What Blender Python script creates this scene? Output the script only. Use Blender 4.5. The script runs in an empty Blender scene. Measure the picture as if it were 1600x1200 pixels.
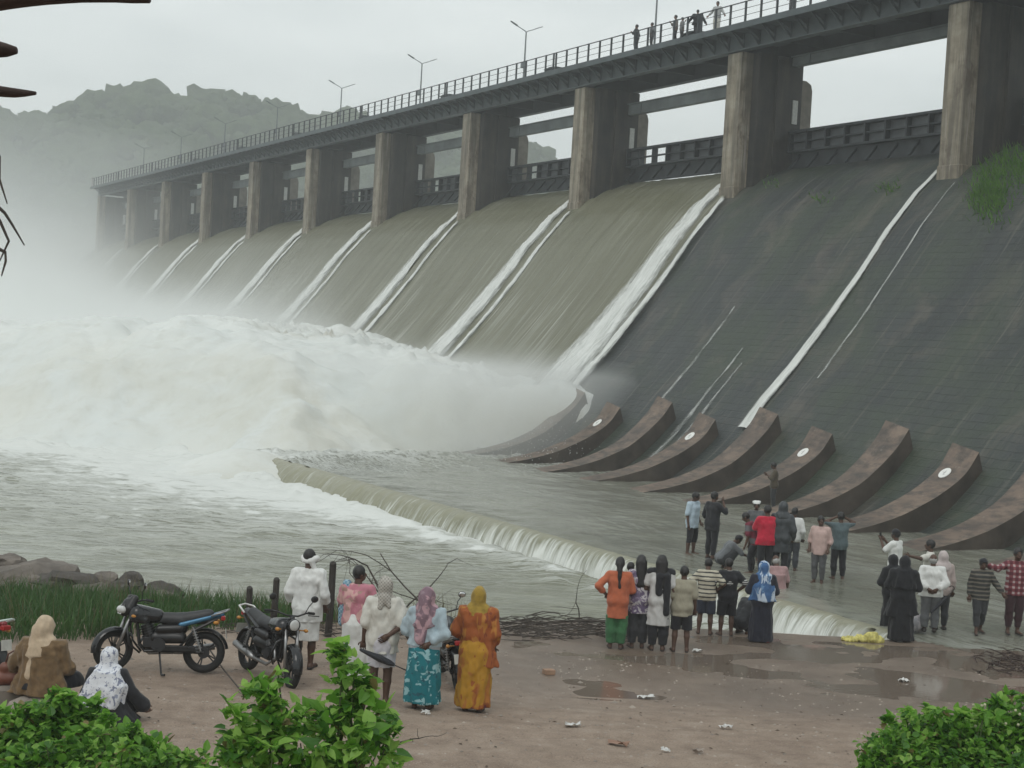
import bpy, math, random
import numpy as np
from mathutils import Vector, Matrix

random.seed(7)
RNG = np.random.default_rng(11)
SCN = bpy.context.scene
COL = SCN.collection
R = math.radians

# ------------------------------------------------------------------ camera
F_PX, ROLL, CAM_H = 2300.0, R(3.3), 5.0
HOR = 454 + 1300 * math.tan(ROLL)
PITCH = math.atan((600 - HOR) * math.cos(ROLL) / F_PX)
FW = np.array([0, math.cos(PITCH), -math.sin(PITCH)])
RT0 = np.array([1.0, 0, 0]); UP0 = np.cross(RT0, FW)
RT = math.cos(ROLL) * RT0 + math.sin(ROLL) * UP0
UPV = math.cos(ROLL) * UP0 - math.sin(ROLL) * RT0
CAM = np.array([0, 0, CAM_H])
cd = bpy.data.cameras.new('camera'); cam = bpy.data.objects.new('camera', cd); COL.objects.link(cam)
cd.sensor_width = 36; cd.lens = F_PX / 1600 * 36; cd.clip_start = 0.05; cd.clip_end = 6000
M = Matrix.Identity(4)
for i in range(3):
    M[i][0], M[i][1], M[i][2], M[i][3] = RT[i], UPV[i], -FW[i], CAM[i]
cam.matrix_world = M
SCN.camera = cam

def ray(px, py): return FW + RT * (px - 800) / F_PX - UPV * (py - 600) / F_PX
def on_z(px, py, z):
    d = ray(px, py); return CAM + d * ((z - CAM_H) / d[2])
def at_depth(px, py, D): return CAM + ray(px, py) * D

# ------------------------------------------------------------------ world: overcast sky
world = bpy.data.worlds.new('World'); SCN.world = world; world.use_nodes = True
wt = world.node_tree; wt.nodes.clear()
SUN_EL, SUN_AZ = R(58), R(200)
sky = wt.nodes.new('ShaderNodeTexSky'); sky.sky_type = 'NISHITA'; sky.sun_disc = False
sky.sun_elevation = SUN_EL; sky.sun_rotation = SUN_AZ; sky.air_density = 1.5; sky.dust_density = 4
tc = wt.nodes.new('ShaderNodeTexCoord')
mp = wt.nodes.new('ShaderNodeMapping'); mp.inputs['Scale'].default_value = (1.0, 1.0, 3.2)
nz = wt.nodes.new('ShaderNodeTexNoise'); nz.inputs['Scale'].default_value = 2.6; nz.inputs['Detail'].default_value = 5; nz.inputs['Roughness'].default_value = .55
rp = wt.nodes.new('ShaderNodeValToRGB')
rp.color_ramp.elements[0].position = .3; rp.color_ramp.elements[0].color = (5.5, 6.0, 6.05, 1)
rp.color_ramp.elements[1].position = .72; rp.color_ramp.elements[1].color = (8.2, 8.6, 8.5, 1)
mx = wt.nodes.new('ShaderNodeMix'); mx.data_type = 'RGBA'; mx.inputs['Factor'].default_value = .93
bg = wt.nodes.new('ShaderNodeBackground'); bg.inputs['Strength'].default_value = .1
wo = wt.nodes.new('ShaderNodeOutputWorld')
L = wt.links.new
L(tc.outputs['Generated'], mp.inputs['Vector']); L(mp.outputs[0], nz.inputs['Vector']); L(nz.outputs['Fac'], rp.inputs['Fac'])
L(sky.outputs[0], mx.inputs['A']); L(rp.outputs['Color'], mx.inputs['B']); L(mx.outputs['Result'], bg.inputs['Color']); L(bg.outputs[0], wo.inputs[0])

sd = bpy.data.lights.new('sun', 'SUN'); sd.energy = .6; sd.angle = R(25); sd.color = (1, .97, .93)
sun = bpy.data.objects.new('sun', sd); COL.objects.link(sun)
sun.rotation_euler = Vector((math.sin(SUN_AZ) * math.cos(SUN_EL), math.cos(SUN_AZ) * math.cos(SUN_EL), math.sin(SUN_EL))).to_track_quat('Z', 'Y').to_euler()

SCN.view_settings.view_transform = 'Standard'; SCN.view_settings.look = 'None'
SCN.view_settings.exposure = 0.3; SCN.view_settings.gamma = 1.0; SCN.view_settings.use_curve_mapping = False
SCN.render.engine = 'CYCLES'
cy = SCN.cycles
cy.use_denoising = True; cy.max_bounces = 8; cy.diffuse_bounces = 3; cy.glossy_bounces = 3; cy.transmission_bounces = 4
cy.volume_bounces = 6; cy.transparent_max_bounces = 8; cy.caustics_reflective = False; cy.caustics_refractive = False
cy.volume_step_rate = 1.0; cy.volume_max_steps = 128

# ------------------------------------------------------------------ numpy noise
_perm = np.random.default_rng(3).permutation(256); _perm = np.concatenate([_perm, _perm])
_grad = np.random.default_rng(4).normal(size=(256, 3)); _grad /= np.linalg.norm(_grad, axis=1)[:, None]
def pnoise(x, y, z=0.0):
    x, y, z = np.broadcast_arrays(np.asarray(x, float), np.asarray(y, float), np.asarray(z, float))
    xi, yi, zi = np.floor(x).astype(int), np.floor(y).astype(int), np.floor(z).astype(int)
    xf, yf, zf = x - xi, y - yi, z - zi
    f = lambda t: t * t * t * (t * (t * 6 - 15) + 10)
    u, v, w = f(xf), f(yf), f(zf); out = 0
    for a in (0, 1):
        for b in (0, 1):
            for c in (0, 1):
                g = _grad[_perm[_perm[_perm[(xi + a) & 255] + ((yi + b) & 255)] + ((zi + c) & 255)]]
                d = g[..., 0] * (xf - a) + g[..., 1] * (yf - b) + g[..., 2] * (zf - c)
                out = out + d * (u if a else 1 - u) * (v if b else 1 - v) * (w if c else 1 - w)
    return out * 1.5
def fbm(x, y, z=0.0, o=4, g=.5):
    s, a, f = 0, 1.0, 1.0
    for i in range(o):
        s = s + a * pnoise(np.asarray(x) * f + 17.3 * i, np.asarray(y) * f - 9.1 * i, np.asarray(z) * f + 3.7 * i); a *= g; f *= 2.03
    return s
def sstep(a, b, x):
    t = np.clip((np.asarray(x, float) - a) / (b - a), 0, 1); return t * t * (3 - 2 * t)

# ------------------------------------------------------------------ object helpers
def tag(o, label=None, cat=None, group=None, kind=None):
    if label: o['label'] = label
    if cat: o['category'] = cat
    if group: o['group'] = group
    if kind: o['kind'] = kind
    return o
def empty(name, loc=(0, 0, 0), rz=0.0, label=None, cat=None, group=None):
    o = bpy.data.objects.new(name, None); COL.objects.link(o); o.location = loc; o.rotation_euler = (0, 0, rz)
    o.empty_display_size = .2
    return tag(o, label, cat, group)
def mesh_obj(name, verts, faces, mat, parent=None, smooth=False, loc=None):
    me = bpy.data.meshes.new(name)
    if isinstance(verts, np.ndarray): verts = verts.tolist()
    if isinstance(faces, np.ndarray): faces = faces.tolist()
    me.from_pydata(verts, [], faces)
    if smooth: me.polygons.foreach_set('use_smooth', np.ones(len(me.polygons), dtype=bool))
    if mat: 
        for m in (mat if isinstance(mat, (list, tuple)) else [mat]): me.materials.append(m)
    o = bpy.data.objects.new(name, me); COL.objects.link(o)
    if parent: o.parent = parent
    if loc is not None: o.location = loc
    return o
def link_copy(o, parent=None):
    c = o.copy(); COL.objects.link(c); c.parent = parent; return c
def copy_tree(o, parent=None):
    c = link_copy(o, parent)
    for ch in list(o.children): copy_tree(ch, c)
    return c

class MB:
    """collects shapes for ONE mesh"""
    def __init__(s): s.v = []; s.f = []
    def add(s, vs, fs):
        n = len(s.v); s.v += [tuple(map(float, p)) for p in vs]; s.f += [tuple(i + n for i in f) for f in fs]; return s
    def box(s, lo, hi, bev=0.0):
        x0, y0, z0 = lo; x1, y1, z1 = hi
        if bev <= 0:
            return s.add([(x0, y0, z0), (x1, y0, z0), (x1, y1, z0), (x0, y1, z0), (x0, y0, z1), (x1, y0, z1), (x1, y1, z1), (x0, y1, z1)],
                  [(0, 3, 2, 1), (4, 5, 6, 7), (0, 1, 5, 4), (1, 2, 6, 5), (2, 3, 7, 6), (3, 0, 4, 7)])
        b = bev
        def ring(z, i): return [(x0 + b - i, y0 - i + b, z), (x1 - b + i, y0 - i + b, z), (x1 - b + i, y1 + i - b, z), (x0 + b - i, y1 + i - b, z)]
        vs = ring(z0, 0) + ring(z0 + b, b) + ring(z1 - b, b) + ring(z1, 0)
        fs = [(3, 2, 1, 0), (12, 13, 14, 15)]
        for k in range(3):
            for i in range(4):
                j = (i + 1) % 4; fs.append((k * 4 + i, k * 4 + j, k * 4 + 4 + j, k * 4 + 4 + i))
        return s.add(vs, fs)
    def tube(s, pts, rad, n=8, cap=True):
        pts = [np.asarray(p, float) for p in pts]
        if not isinstance(rad, (list, tuple)): rad = [rad] * len(pts)
        vs = []; prev = None
        for i, p in enumerate(pts):
            t = pts[min(i + 1, len(pts) - 1)] - pts[max(i - 1, 0)]; t = t / (np.linalg.norm(t) + 1e-9)
            if prev is None:
                a = np.cross(t, (0, 0, 1) if abs(t[2]) < .9 else (1, 0, 0))
            else: a = prev - t * (prev @ t)
            a = a / (np.linalg.norm(a) + 1e-9); prev = a; b = np.cross(t, a)
            for k in range(n):
                q = 2 * math.pi * k / n; vs.append(p + rad[i] * (a * math.cos(q) + b * math.sin(q)))
        fs = []
        for i in range(len(pts) - 1):
            for k in range(n):
                j = (k + 1) % n; fs.append((i * n + k, i * n + j, i * n + n + j, i * n + n + k))
        if cap: fs += [tuple(range(n - 1, -1, -1)), tuple(range((len(pts) - 1) * n, len(pts) * n))]
        return s.add(vs, fs)
    def prism(s, poly, axis, a, b):
        """poly of 2-D points extruded along axis 0/1/2 from a to b"""
        n = len(poly)
        def P(q, t):
            q = list(q); q.insert(axis, t); return tuple(q)
        vs = [P(q, a) for q in poly] + [P(q, b) for q in poly]
        fs = [tuple(range(n - 1, -1, -1)), tuple(range(n, 2 * n))]
        for i in range(n): j = (i + 1) % n; fs.append((i, j, n + j, n + i))
        return s.add(vs, fs)
    def ball(s, c, r, nu=8, nv=6):
        r = (r, r, r) if not isinstance(r, (tuple, list)) else r
        vs = [(c[0], c[1], c[2] + r[2])]; fs = []
        for i in range(1, nv):
            a = math.pi * i / nv
            for k in range(nu):
                q = 2 * math.pi * k / nu; vs.append((c[0] + r[0] * math.sin(a) * math.cos(q), c[1] + r[1] * math.sin(a) * math.sin(q), c[2] + r[2] * math.cos(a)))
        vs.append((c[0], c[1], c[2] - r[2])); e = len(vs) - 1
        for k in range(nu): fs.append((0, 1 + k, 1 + (k + 1) % nu)); fs.append((e, e - nu + (k + 1) % nu, e - nu + k))
        for i in range(nv - 2):
            for k in range(nu): j = (k + 1) % nu; o = 1 + i * nu; fs.append((o + k, o + nu + k, o + nu + j, o + j))
        return s.add(vs, fs)
    def ring(s, c, R0, r, axis=1, n=24, m=8, sq=1.0):
        """torus whose axle is along axis"""
        vs = []; fs = []
        for i in range(n):
            a = 2 * math.pi * i / n
            for k in range(m):
                q = 2 * math.pi * k / m; rr = R0 + r * math.cos(q); h = r * sq * math.sin(q)
                p = [rr * math.cos(a), rr * math.sin(a)]; p.insert(axis, h); vs.append((c[0] + p[0], c[1] + p[1], c[2] + p[2]))
        for i in range(n):
            for k in range(m):
                i2 = (i + 1) % n; k2 = (k + 1) % m; fs.append((i * m + k, i2 * m + k, i2 * m + k2, i * m + k2))
        return s.add(vs, fs)
    def build(s, name, mat, parent=None, smooth=False, loc=None): return mesh_obj(name, s.v, s.f, mat, parent, smooth, loc)

def grid_faces(nu, nv, flip=False):
    i = np.arange(nu - 1)[:, None] * nv + np.arange(nv - 1)[None, :]
    f = np.stack([i, i + nv, i + nv + 1, i + 1], -1).reshape(-1, 4)
    return f[:, ::-1] if flip else f
def fix_normals(o, flip_test=None):
    import bmesh
    bm = bmesh.new(); bm.from_mesh(o.data); bmesh.ops.recalc_face_normals(bm, faces=bm.faces); bm.to_mesh(o.data); bm.free()

# ------------------------------------------------------------------ materials
MATS = {}
class NT:
    def __init__(s, name):
        s.m = bpy.data.materials.new(name); s.m.use_nodes = True; s.t = s.m.node_tree; s.b = s.t.nodes['Principled BSDF']; s.out = s.t.nodes['Material Output']
    def n(s, typ, **kw):
        x = s.t.nodes.new('ShaderNode' + typ)
        for k, v in kw.items():
            if k in ('op',): x.operation = v
            elif hasattr(x, k): setattr(x, k, v)
            else: x.inputs[k].default_value = v
        return x
    def l(s, a, b): s.t.links.new(a, b)
    def coord(s, scale=(1, 1, 1), out='Object', rot=(0, 0, 0)):
        c = s.n('TexCoord'); m = s.n('Mapping'); m.inputs['Scale'].default_value = scale; m.inputs['Rotation'].default_value = rot
        s.l(c.outputs[out], m.inputs['Vector']); return m.outputs[0]
    def noise(s, vec, scale, detail=5, rough=.55, dist=0.0):
        x = s.n('TexNoise'); x.inputs['Scale'].default_value = scale; x.inputs['Detail'].default_value = detail; x.inputs['Roughness'].default_value = rough; x.inputs['Distortion'].default_value = dist
        if vec is not None: s.l(vec, x.inputs['Vector'])
        return x.outputs['Fac']
    def ramp(s, fac, stops, interp='LINEAR'):
        x = s.n('ValToRGB'); cr = x.color_ramp; cr.interpolation = interp
        while len(cr.elements) > 1: cr.elements.remove(cr.elements[-1])
        for i, (p, c) in enumerate(stops):
            e = cr.elements[0] if i == 0 else cr.elements.new(p)
            e.position = p; e.color = (*c, 1) if isinstance(c, (tuple, list)) else (c, c, c, 1)
        s.l(fac, x.inputs['Fac']); return x.outputs['Color']
    def mix(s, fac, a, b, mode='MIX'):
        x = s.n('Mix'); x.data_type = 'RGBA'; x.blend_type = mode
        for v, k in ((fac, 'Factor'), (a, 'A'), (b, 'B')):
            i = x.inputs[k] if k == 'Factor' else [q for q in x.inputs if q.name == k and q.type == 'RGBA'][0]
            if hasattr(v, 'is_linked') or hasattr(v, 'node'): s.l(v, i)
            elif k == 'Factor': i.default_value = v
            else: i.default_value = (*v, 1)
        return [q for q in x.outputs if q.type == 'RGBA'][0]
    def math(s, op, a, b=None, clamp=False):
        x = s.n('Math'); x.operation = op; x.use_clamp = clamp
        for v, i in ((a, 0), (b, 1)):
            if v is None: continue
            if hasattr(v, 'node'): s.l(v, x.inputs[i])
            else: x.inputs[i].default_value = v
        return x.outputs[0]
    def attr(s, name):
        x = s.n('Attribute'); x.attribute_name = name; return x.outputs['Fac']
    def bump(s, h, strength=.3, dist=.02):
        x = s.n('Bump'); x.inputs['Strength'].default_value = strength; x.inputs['Distance'].default_value = dist
        s.l(h, x.inputs['Height']); s.l(x.outputs[0], s.b.inputs['Normal'])
    def base(s, c): 
        if hasattr(c, 'node'): s.l(c, s.b.inputs['Base Color'])
        else: s.b.inputs['Base Color'].default_value = (*c, 1)
    def set(s, **kw):
        for k, v in kw.items():
            k = k.replace('_', ' ')
            if hasattr(v, 'node'): s.l(v, s.b.inputs[k])
            else: s.b.inputs[k].default_value = v
        return s
def scl(c, f): return tuple(min(1.0, x * f) for x in c)

def cloth(name, c, var=.25, rough=.9, wet=0.0):
    if name in MATS: return MATS[name]
    t = NT(name); v = t.coord(); n = t.noise(v, 14, 4)
    t.base(t.ramp(n, [(.3, scl(c, 1 - var)), (.7, scl(c, 1 + var))])); t.set(Roughness=rough)
    t.b.inputs['Sheen Weight'].default_value = .15
    t.bump(t.noise(t.coord((1, 1, .35)), 30, 3), .35, .02)
    MATS[name] = t.m; return t.m
def stripes(name, c1, c2, freq, frac=.5, axis=2, rough=.9):
    t = NT(name); v = t.coord(); sp = t.n('SeparateXYZ'); t.l(v, sp.inputs[0])
    w = t.math('ADD', sp.outputs[axis], t.math('MULTIPLY', t.noise(v, 6, 2), .03))
    f = t.math('FRACT', t.math('MULTIPLY', w, freq)); s_ = t.math('GREATER_THAN', f, frac)
    t.base(t.mix(s_, c1, c2)); t.set(Roughness=rough); t.bump(t.noise(t.coord((1, 1, .35)), 30, 3), .35, .02)
    return t.m
def plaid(name, c1, c2, c3, freq):
    t = NT(name); v = t.coord(); sp = t.n('SeparateXYZ'); t.l(v, sp.inputs[0])
    a = t.math('GREATER_THAN', t.math('FRACT', t.math('MULTIPLY', t.math('ADD', sp.outputs[0], 3.0), freq)), .6)
    b = t.math('GREATER_THAN', t.math('FRACT', t.math('MULTIPLY', t.math('ADD', sp.outputs[2], 3.0), freq)), .6)
    t.base(t.mix(b, t.mix(a, c1, c2), t.mix(a, c2, c3))); t.set(Roughness=.9); return t.m
def floral(name, c1, c2, scale=14, thr=.5, c3=None, stretch=(1, 1, 1)):
    t = NT(name); v = t.coord(stretch); n = t.noise(v, scale, 2, .5, .6)
    col = t.mix(t.ramp(n, [(thr - .02, 0.0), (thr + .02, 1.0)]), c1, c2)
    if c3:
        n2 = t.noise(v, scale * 1.7, 2, .5, .4); col = t.mix(t.ramp(n2, [(.6, 0.0), (.63, 1.0)]), col, c3)
    t.base(col); t.set(Roughness=.9); t.bump(t.noise(t.coord((1, 1, .35)), 30, 3), .35, .02); return t.m
def simple(name, c, rough=.5, metal=0.0, var=.15, scale=8, bump=0.0, **kw):
    if name in MATS: return MATS[name]
    t = NT(name); n = t.noise(t.coord(), scale, 5)
    t.base(t.ramp(n, [(.3, scl(c, 1 - var)), (.7, scl(c, 1 + var))])); t.set(Roughness=rough, Metallic=metal, **kw)
    if bump: t.bump(t.noise(t.coord(), scale * 3, 4), bump, .02)
    MATS[name] = t.m; return t.m

# ------------------------------------------------------------------ dam frame (measured from the vanishing point of the dam's axis)
SC = 1.0891; SP = 13.8 * SC
_d = ray(-500, 454); U = np.array([_d[0], _d[1], 0]); U /= np.linalg.norm(U); W = np.array([U[1], -U[0], 0])
_b = CAM + ray(1490, 265) * (58.7 * SC); DAM0 = np.array([_b[0], _b[1], 0.0])
DAM_RZ = math.atan2(-U[1], -U[0])
def zs(z): return CAM_H + (z - CAM_H) * SC
def pk(k): return k + (min(.3 + .6 * k, 1.25) / SP if k >= 0 else 0)      # measured pier positions
def DL(k, w, z): return (-k * SP, w * SC, zs(z))            # dam-local point
def DWd(k, w, z=0): return DAM0 + U * SP * k + W * (w * SC) + np.array([0, 0, zs(z)])
def to_dam(x, y):
    v0 = np.asarray(x) - DAM0[0]; v1 = np.asarray(y) - DAM0[1]
    return (v0 * U[0] + v1 * U[1]) / SP, (v0 * W[0] + v1 * W[1]) / SC
APRON_Z, POOL_Z = zs(-.05), -1.2

# profile of the spillway face: w -> z (dam units)
_pw = np.array([-30, -16, -12.6, -11.4, -10.4, -9.6, -8.8, -8.07, -6.6, -5.15, -3.66, -2.15, -.73, .44, 1.4, 2.5, 3.6, 6])
_pz = np.array([-.5, -.5, -.35, .0, .62, 1.3, 2.12, 2.97, 4.5, 6.2, 8.05, 10.1, 11.75, 12.8, 13.45, 13.95, 14.1, 14.1])
def prof(w): return np.interp(w, _pw, _pz)
# ================================================================== SETTING
# ------------------------------------------------------------------ ground
_gy = [-6, 0, 4, 8, 10, 13, 16, 19, 22.3, 25, 27.5, 29.2, 30.0, 31.0, 33.5, 40]
_gl = [3.8, 3.4, 3.0, 2.0, 1.3, .5, .1, 0, -.15, -.3, -.5, -.8, -1.05, -1.5, -2.2, -3.0]
_gm = [3.8, 3.4, 3.0, 2.0, 1.3, .5, .1, 0, -.40, -.42, -.44, -.54, -.85, -1.4, -2.2, -3.0]
_gr = [3.8, 3.4, 3.0, 2.0, 1.3, .5, .1, 0, -.40, -.42, -.44, -.46, -.47, -.5, -.62, -.8]
def ground_z(x, y, bumps=True):
    x = np.asarray(x, float); y = np.asarray(y, float)
    a, b, c = np.interp(y, _gy, _gl), np.interp(y, _gy, _gm), np.interp(y, _gy, _gr)
    t = sstep(-2.5, 1.5, x); s = sstep(7.2, 8.3, x - .35 * (31 - y))
    z = (a * (1 - t) + b * t) * (1 - s) + c * s
    if bumps:
        for c0, am, ph in ((18.2, .5, 0), (19.6, .5, .1), (20.9, .8, 2), (17.1, .6, 4)):
            yy = y - c0 - am * np.sin(x * .22 + ph) - .12 * x
            for o_ in (0, .55): z = z - .022 * np.exp(-((yy - o_) / .075) ** 2) + .012 * np.exp(-((np.abs(yy - o_) - .14) / .06) ** 2)
        z = z + .028 * fbm(x * .45, y * .9, 1.3, 3) + .008 * pnoise(x * 2.1, y * 2.1, 5)
    return z
def on_ground(px, py):
    d = ray(px, py); t_ = np.arange(4, 48, .02); q = CAM[None] + d[None] * t_[:, None]; b = q[:, 2] - ground_z(q[:, 0], q[:, 1]) < 0
    return q[int(np.argmax(b))] if b.any() else on_z(px, py, -.5)
def on_slope(px, py):
    d = ray(px, py)
    for t in np.arange(30, 120, .1):
        p = CAM + d * t; k, w = to_dam(p[0], p[1])
        if p[2] < zs(prof(w)) and w < 5: return p, k, w
    return None

t = NT('wet_red_earth'); v = t.coord()
n1 = t.noise(v, .35, 6, .6); n2 = t.noise(v, 3.0, 6, .65); n3 = t.noise(v, 45, 4, .7)
c = t.ramp(n1, [(.3, (.2, .145, .108)), (.5, (.29, .222, .168)), (.7, (.36, .285, .225))])
c = t.mix(.55, c, t.ramp(n2, [(.3, (.16, .113, .083)), (.55, (.31, .238, .182)), (.75, (.41, .345, .285))]))
c = t.mix(t.math('MULTIPLY', t.ramp(n3, [(.35, 1.0), (.5, 0.0)]), .5), c, (.1, .075, .06))
vo = t.n('TexVoronoi'); vo.inputs['Scale'].default_value = 22; t.l(v, vo.inputs['Vector'])
c = t.mix(t.math('MULTIPLY', t.ramp(vo.outputs['Distance'], [(.12, 1.0), (.2, 0.0)]), .6), c, (.38, .33, .29))
wet = t.attr('wet'); wetn = t.math('MULTIPLY', wet, t.ramp(t.noise(v, .9, 4), [(.25, .55), (.6, 1.0)]))
c = t.mix(t.math('MULTIPLY', wetn, .6), c, (.1, .075, .058)); t.base(c)
t.set(Roughness=t.math('SUBTRACT', .85, t.math('MULTIPLY', wetn, .55)))
t.bump(t.math('ADD', t.math('MULTIPLY', n2, .6), t.math('MULTIPLY', n3, .5)), .6, .05); EARTH = t.m

xs = np.concatenate([np.linspace(-30, -13, 35)[:-1], np.linspace(-13, 15, 235), np.linspace(15, 40, 40)[1:]]); ys = np.concatenate([np.linspace(-6, 14, 60)[:-1], np.linspace(14, 34, 190), np.linspace(34, 42, 12)[1:]])
X, Y = np.meshgrid(xs, ys, indexing='ij'); Z = ground_z(X, Y)
kk, ww = to_dam(X, Y); Z = np.where(ww > -24.1, np.minimum(Z, -1.6), Z)
ground = mesh_obj('ground', np.stack([X, Y, Z], -1).reshape(-1, 3), grid_faces(len(xs), len(ys)), EARTH, smooth=True)
wetv = sstep(20.0, 23.5, Y + 1.2 * fbm(X * .3, Y * .3, 9, 2)) * sstep(-3, 2, X) + .35 * sstep(23, 28, Y)
a = ground.data.attributes.new('wet', 'FLOAT', 'POINT'); a.data.foreach_set('value', np.clip(wetv, 0, 1).ravel())
tag(ground, 'wet reddish earth of the river bank', kind='structure')

# flat land reaching the horizon, below everything
far = MB(); far.add([(-2500, -300, -2.4), (2500, -300, -2.4), (2500, 4000, -2.4), (-2500, 4000, -2.4)], [(0, 1, 2, 3)])
tag(far.build('terrain', simple('far_land', (.12, .12, .08), .95, scale=.02)), 'flat land beyond the river', kind='structure')

# ------------------------------------------------------------------ puddles lying on the ground
def water_mat(name, col, rough, foam_lo=.62, foam_hi=.78, fscale=(1, 1, 1), bump=.3, bs=3.0, foamcol=(.68, .70, .67), fn=1.2):
    t = NT(name); v = t.coord(fscale)
    n = t.noise(v, fn, 7, .68, .7); n2 = t.noise(v, fn * 5, 5, .7)
    f = t.attr('foam')
    s = t.math('ADD', t.math('ADD', t.math('MULTIPLY', n, .75), t.math('MULTIPLY', n2, .25)), t.math('MULTIPLY', t.math('SUBTRACT', f, .5), .62))
    m = t.ramp(s, [(foam_lo, 0.0), (foam_hi, 1.0)])
    vl = t.coord((fscale[0] * .34, fscale[1] * 1.35, 1)); nl = t.noise(vl, fn * .8, 6, .58, 1.2); nl2 = t.noise(vl, fn * 1.9, 5, .55, .8)
    l1 = t.math('SUBTRACT', 1.0, t.math('MULTIPLY', t.math('ABSOLUTE', t.math('SUBTRACT', nl, .5)), 16.0), True); l2 = t.math('SUBTRACT', 1.0, t.math('MULTIPLY', t.math('ABSOLUTE', t.math('SUBTRACT', nl2, .5)), 14.0), True)
    ln = t.math('MULTIPLY', t.math('MAXIMUM', l1, t.math('MULTIPLY', l2, .8)), t.math('MULTIPLY', t.math('SUBTRACT', f, .16), 1.9, True), True)
    m = t.math('MAXIMUM', t.math('MULTIPLY', ln, .85), m)
    lc = t.ramp(t.noise(v, .5, 4), [(.3, scl(col, .8)), (.7, scl(col, 1.2))])
    t.base(t.mix(m, lc, foamcol)); t.set(Roughness=t.math('ADD', rough, t.math('MULTIPLY', m, .6)))
    t.b.inputs['IOR'].default_value = 1.33
    t.bump(t.math('ADD', t.noise(t.coord(fscale), bs, 5, .6), t.math('MULTIPLY', m, .5)), bump, .12); return t.m
def set_foam(o, f):
    a = o.data.attributes.new('foam', 'FLOAT', 'POINT'); a.data.foreach_set('value', np.clip(np.asarray(f, float), 0, 1).ravel())
t = NT('puddle_water'); t.base((.15, .12, .095)); t.set(Roughness=.07); t.b.inputs['IOR'].default_value = 1.33
t.bump(t.noise(t.coord((1, 1.6, 1)), 9, 3), .05, .02); PUD = t.m
px_ = MB(); xs2 = np.linspace(.3, 15, 40); ys2 = np.linspace(21.9, 28.2, 24)
X, Y = np.meshgrid(xs2, ys2, indexing='ij')
pz = ground_z(X, Y, False) + .001
po = mesh_obj('puddle_water', np.stack([X, Y, np.minimum(pz, -.414)], -1).reshape(-1, 3), grid_faces(len(xs2), len(ys2)), PUD, smooth=True)
tag(po, 'shallow brown rainwater puddles spread over the wet ground in front of the crowd', kind='structure')

# ------------------------------------------------------------------ river pool
POOL = water_mat('river_water', (.19, .195, .14), .12, .54, .72, (1, 2.2, 1), .5, 1.6, fn=.75)
nu, nv = 330, 420
s = np.linspace(0, 1, nv); yy = 26.5 * (190 / 26.5) ** s
tt = np.linspace(0, 1, nu)
Y = np.broadcast_to(yy[None, :], (nu, nv)); xl = -.55 * Y - 4; xr = np.minimum(.42 * Y, 17)
X = xl + (xr - xl) * tt[:, None]
kk, ww = to_dam(X, Y)
def weir_k_throw(k): return .35 + .95 * sstep(-.6, .6, k)
BIG = sstep(44, 95, Y)
dw = ww + 24.2                      # <0 : outside the weir, on the pool side
near_weir = (.55 + .9 * fbm(kk * 7, dw * .5, 3, 3)) * np.exp(-((dw + 1.0 + .3 * sstep(-.6, .6, kk)) / (.6 + .5 * sstep(-.6, .6, kk))) ** 2) * (kk > -1.7) * (dw < .4)
# the boil's front edge
_fl = np.array([(.55, -6), (.78, -9), (1.0, -12), (1.05, -16), (.92, -19.7), (.76, -22.5), (.70, -24.2), (1.12, -24.7), (1.34, -26.1), (1.48, -28.3), (1.67, -30.7), (2.6, -40), (4.5, -52), (14, -80)])
_fx = -_fl[:, 0] * SP; _fy = _fl[:, 1] * SC
def front_dist(k, w):
    """metres from the front line of the boil, positive inside it"""
    x, y = -np.asarray(k) * SP, np.asarray(w) * SC; best = np.full(np.shape(x), 1e9)
    for i in range(len(_fx) - 1):
        ax, ay, bx, by = _fx[i], _fy[i], _fx[i + 1], _fy[i + 1]; L2 = (bx - ax) ** 2 + (by - ay) ** 2 + 1e-9
        q = np.clip(((x - ax) * (bx - ax) + (y - ay) * (by - ay)) / L2, 0, 1); best = np.minimum(best, np.hypot(x - ax - q * (bx - ax), y - ay - q * (by - ay)))
    return np.where(np.asarray(k) > np.interp(-np.asarray(w), -_fl[:, 1], _fl[:, 0]), best, -best)
dfb = -front_dist(kk, ww)
fb = np.exp(-np.clip(dfb, 0, None) / 15.0) * sstep(-1.0, .5, kk + .05 * np.clip(dfb, 0, 12))
trail = np.exp(-np.clip(-dw - 2, 0, None) / 5.0) * sstep(-1.3, .2, kk) * (dw < 0)
foam = np.clip(.25 + .12 * BIG + .2 * fbm(X * .06, Y * .16, 4, 3) * BIG + .66 * fb + .6 * near_weir + .32 * trail, 0, 1)
wave = .05 * fbm(X * .55, Y * .8, 2, 3) + (.10 + .30 * fb) * BIG * fbm(X * .16, Y * .3, 4, 4) + .05 * np.abs(fbm(X * .9, Y * 1.5, 6, 3)) + .14 * sstep(30, 45, Y) * (np.abs(fbm(X * .35, Y * .8, 16, 4)) - .2)
wave = wave + near_weir * (.18 + .35 * np.abs(fbm(X * 1.1, Y * 1.1, 8, 3))) + .75 * fb * (np.abs(fbm(X * .3, Y * .5, 3, 5, .6)) - .12) * BIG
pool = mesh_obj('river_water', np.stack([X, Y, POOL_Z + wave], -1).reshape(-1, 3), grid_faces(nu, nv), POOL, smooth=True)
set_foam(pool, foam); tag(pool, 'grey green river water streaked with white foam', kind='structure')

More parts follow.
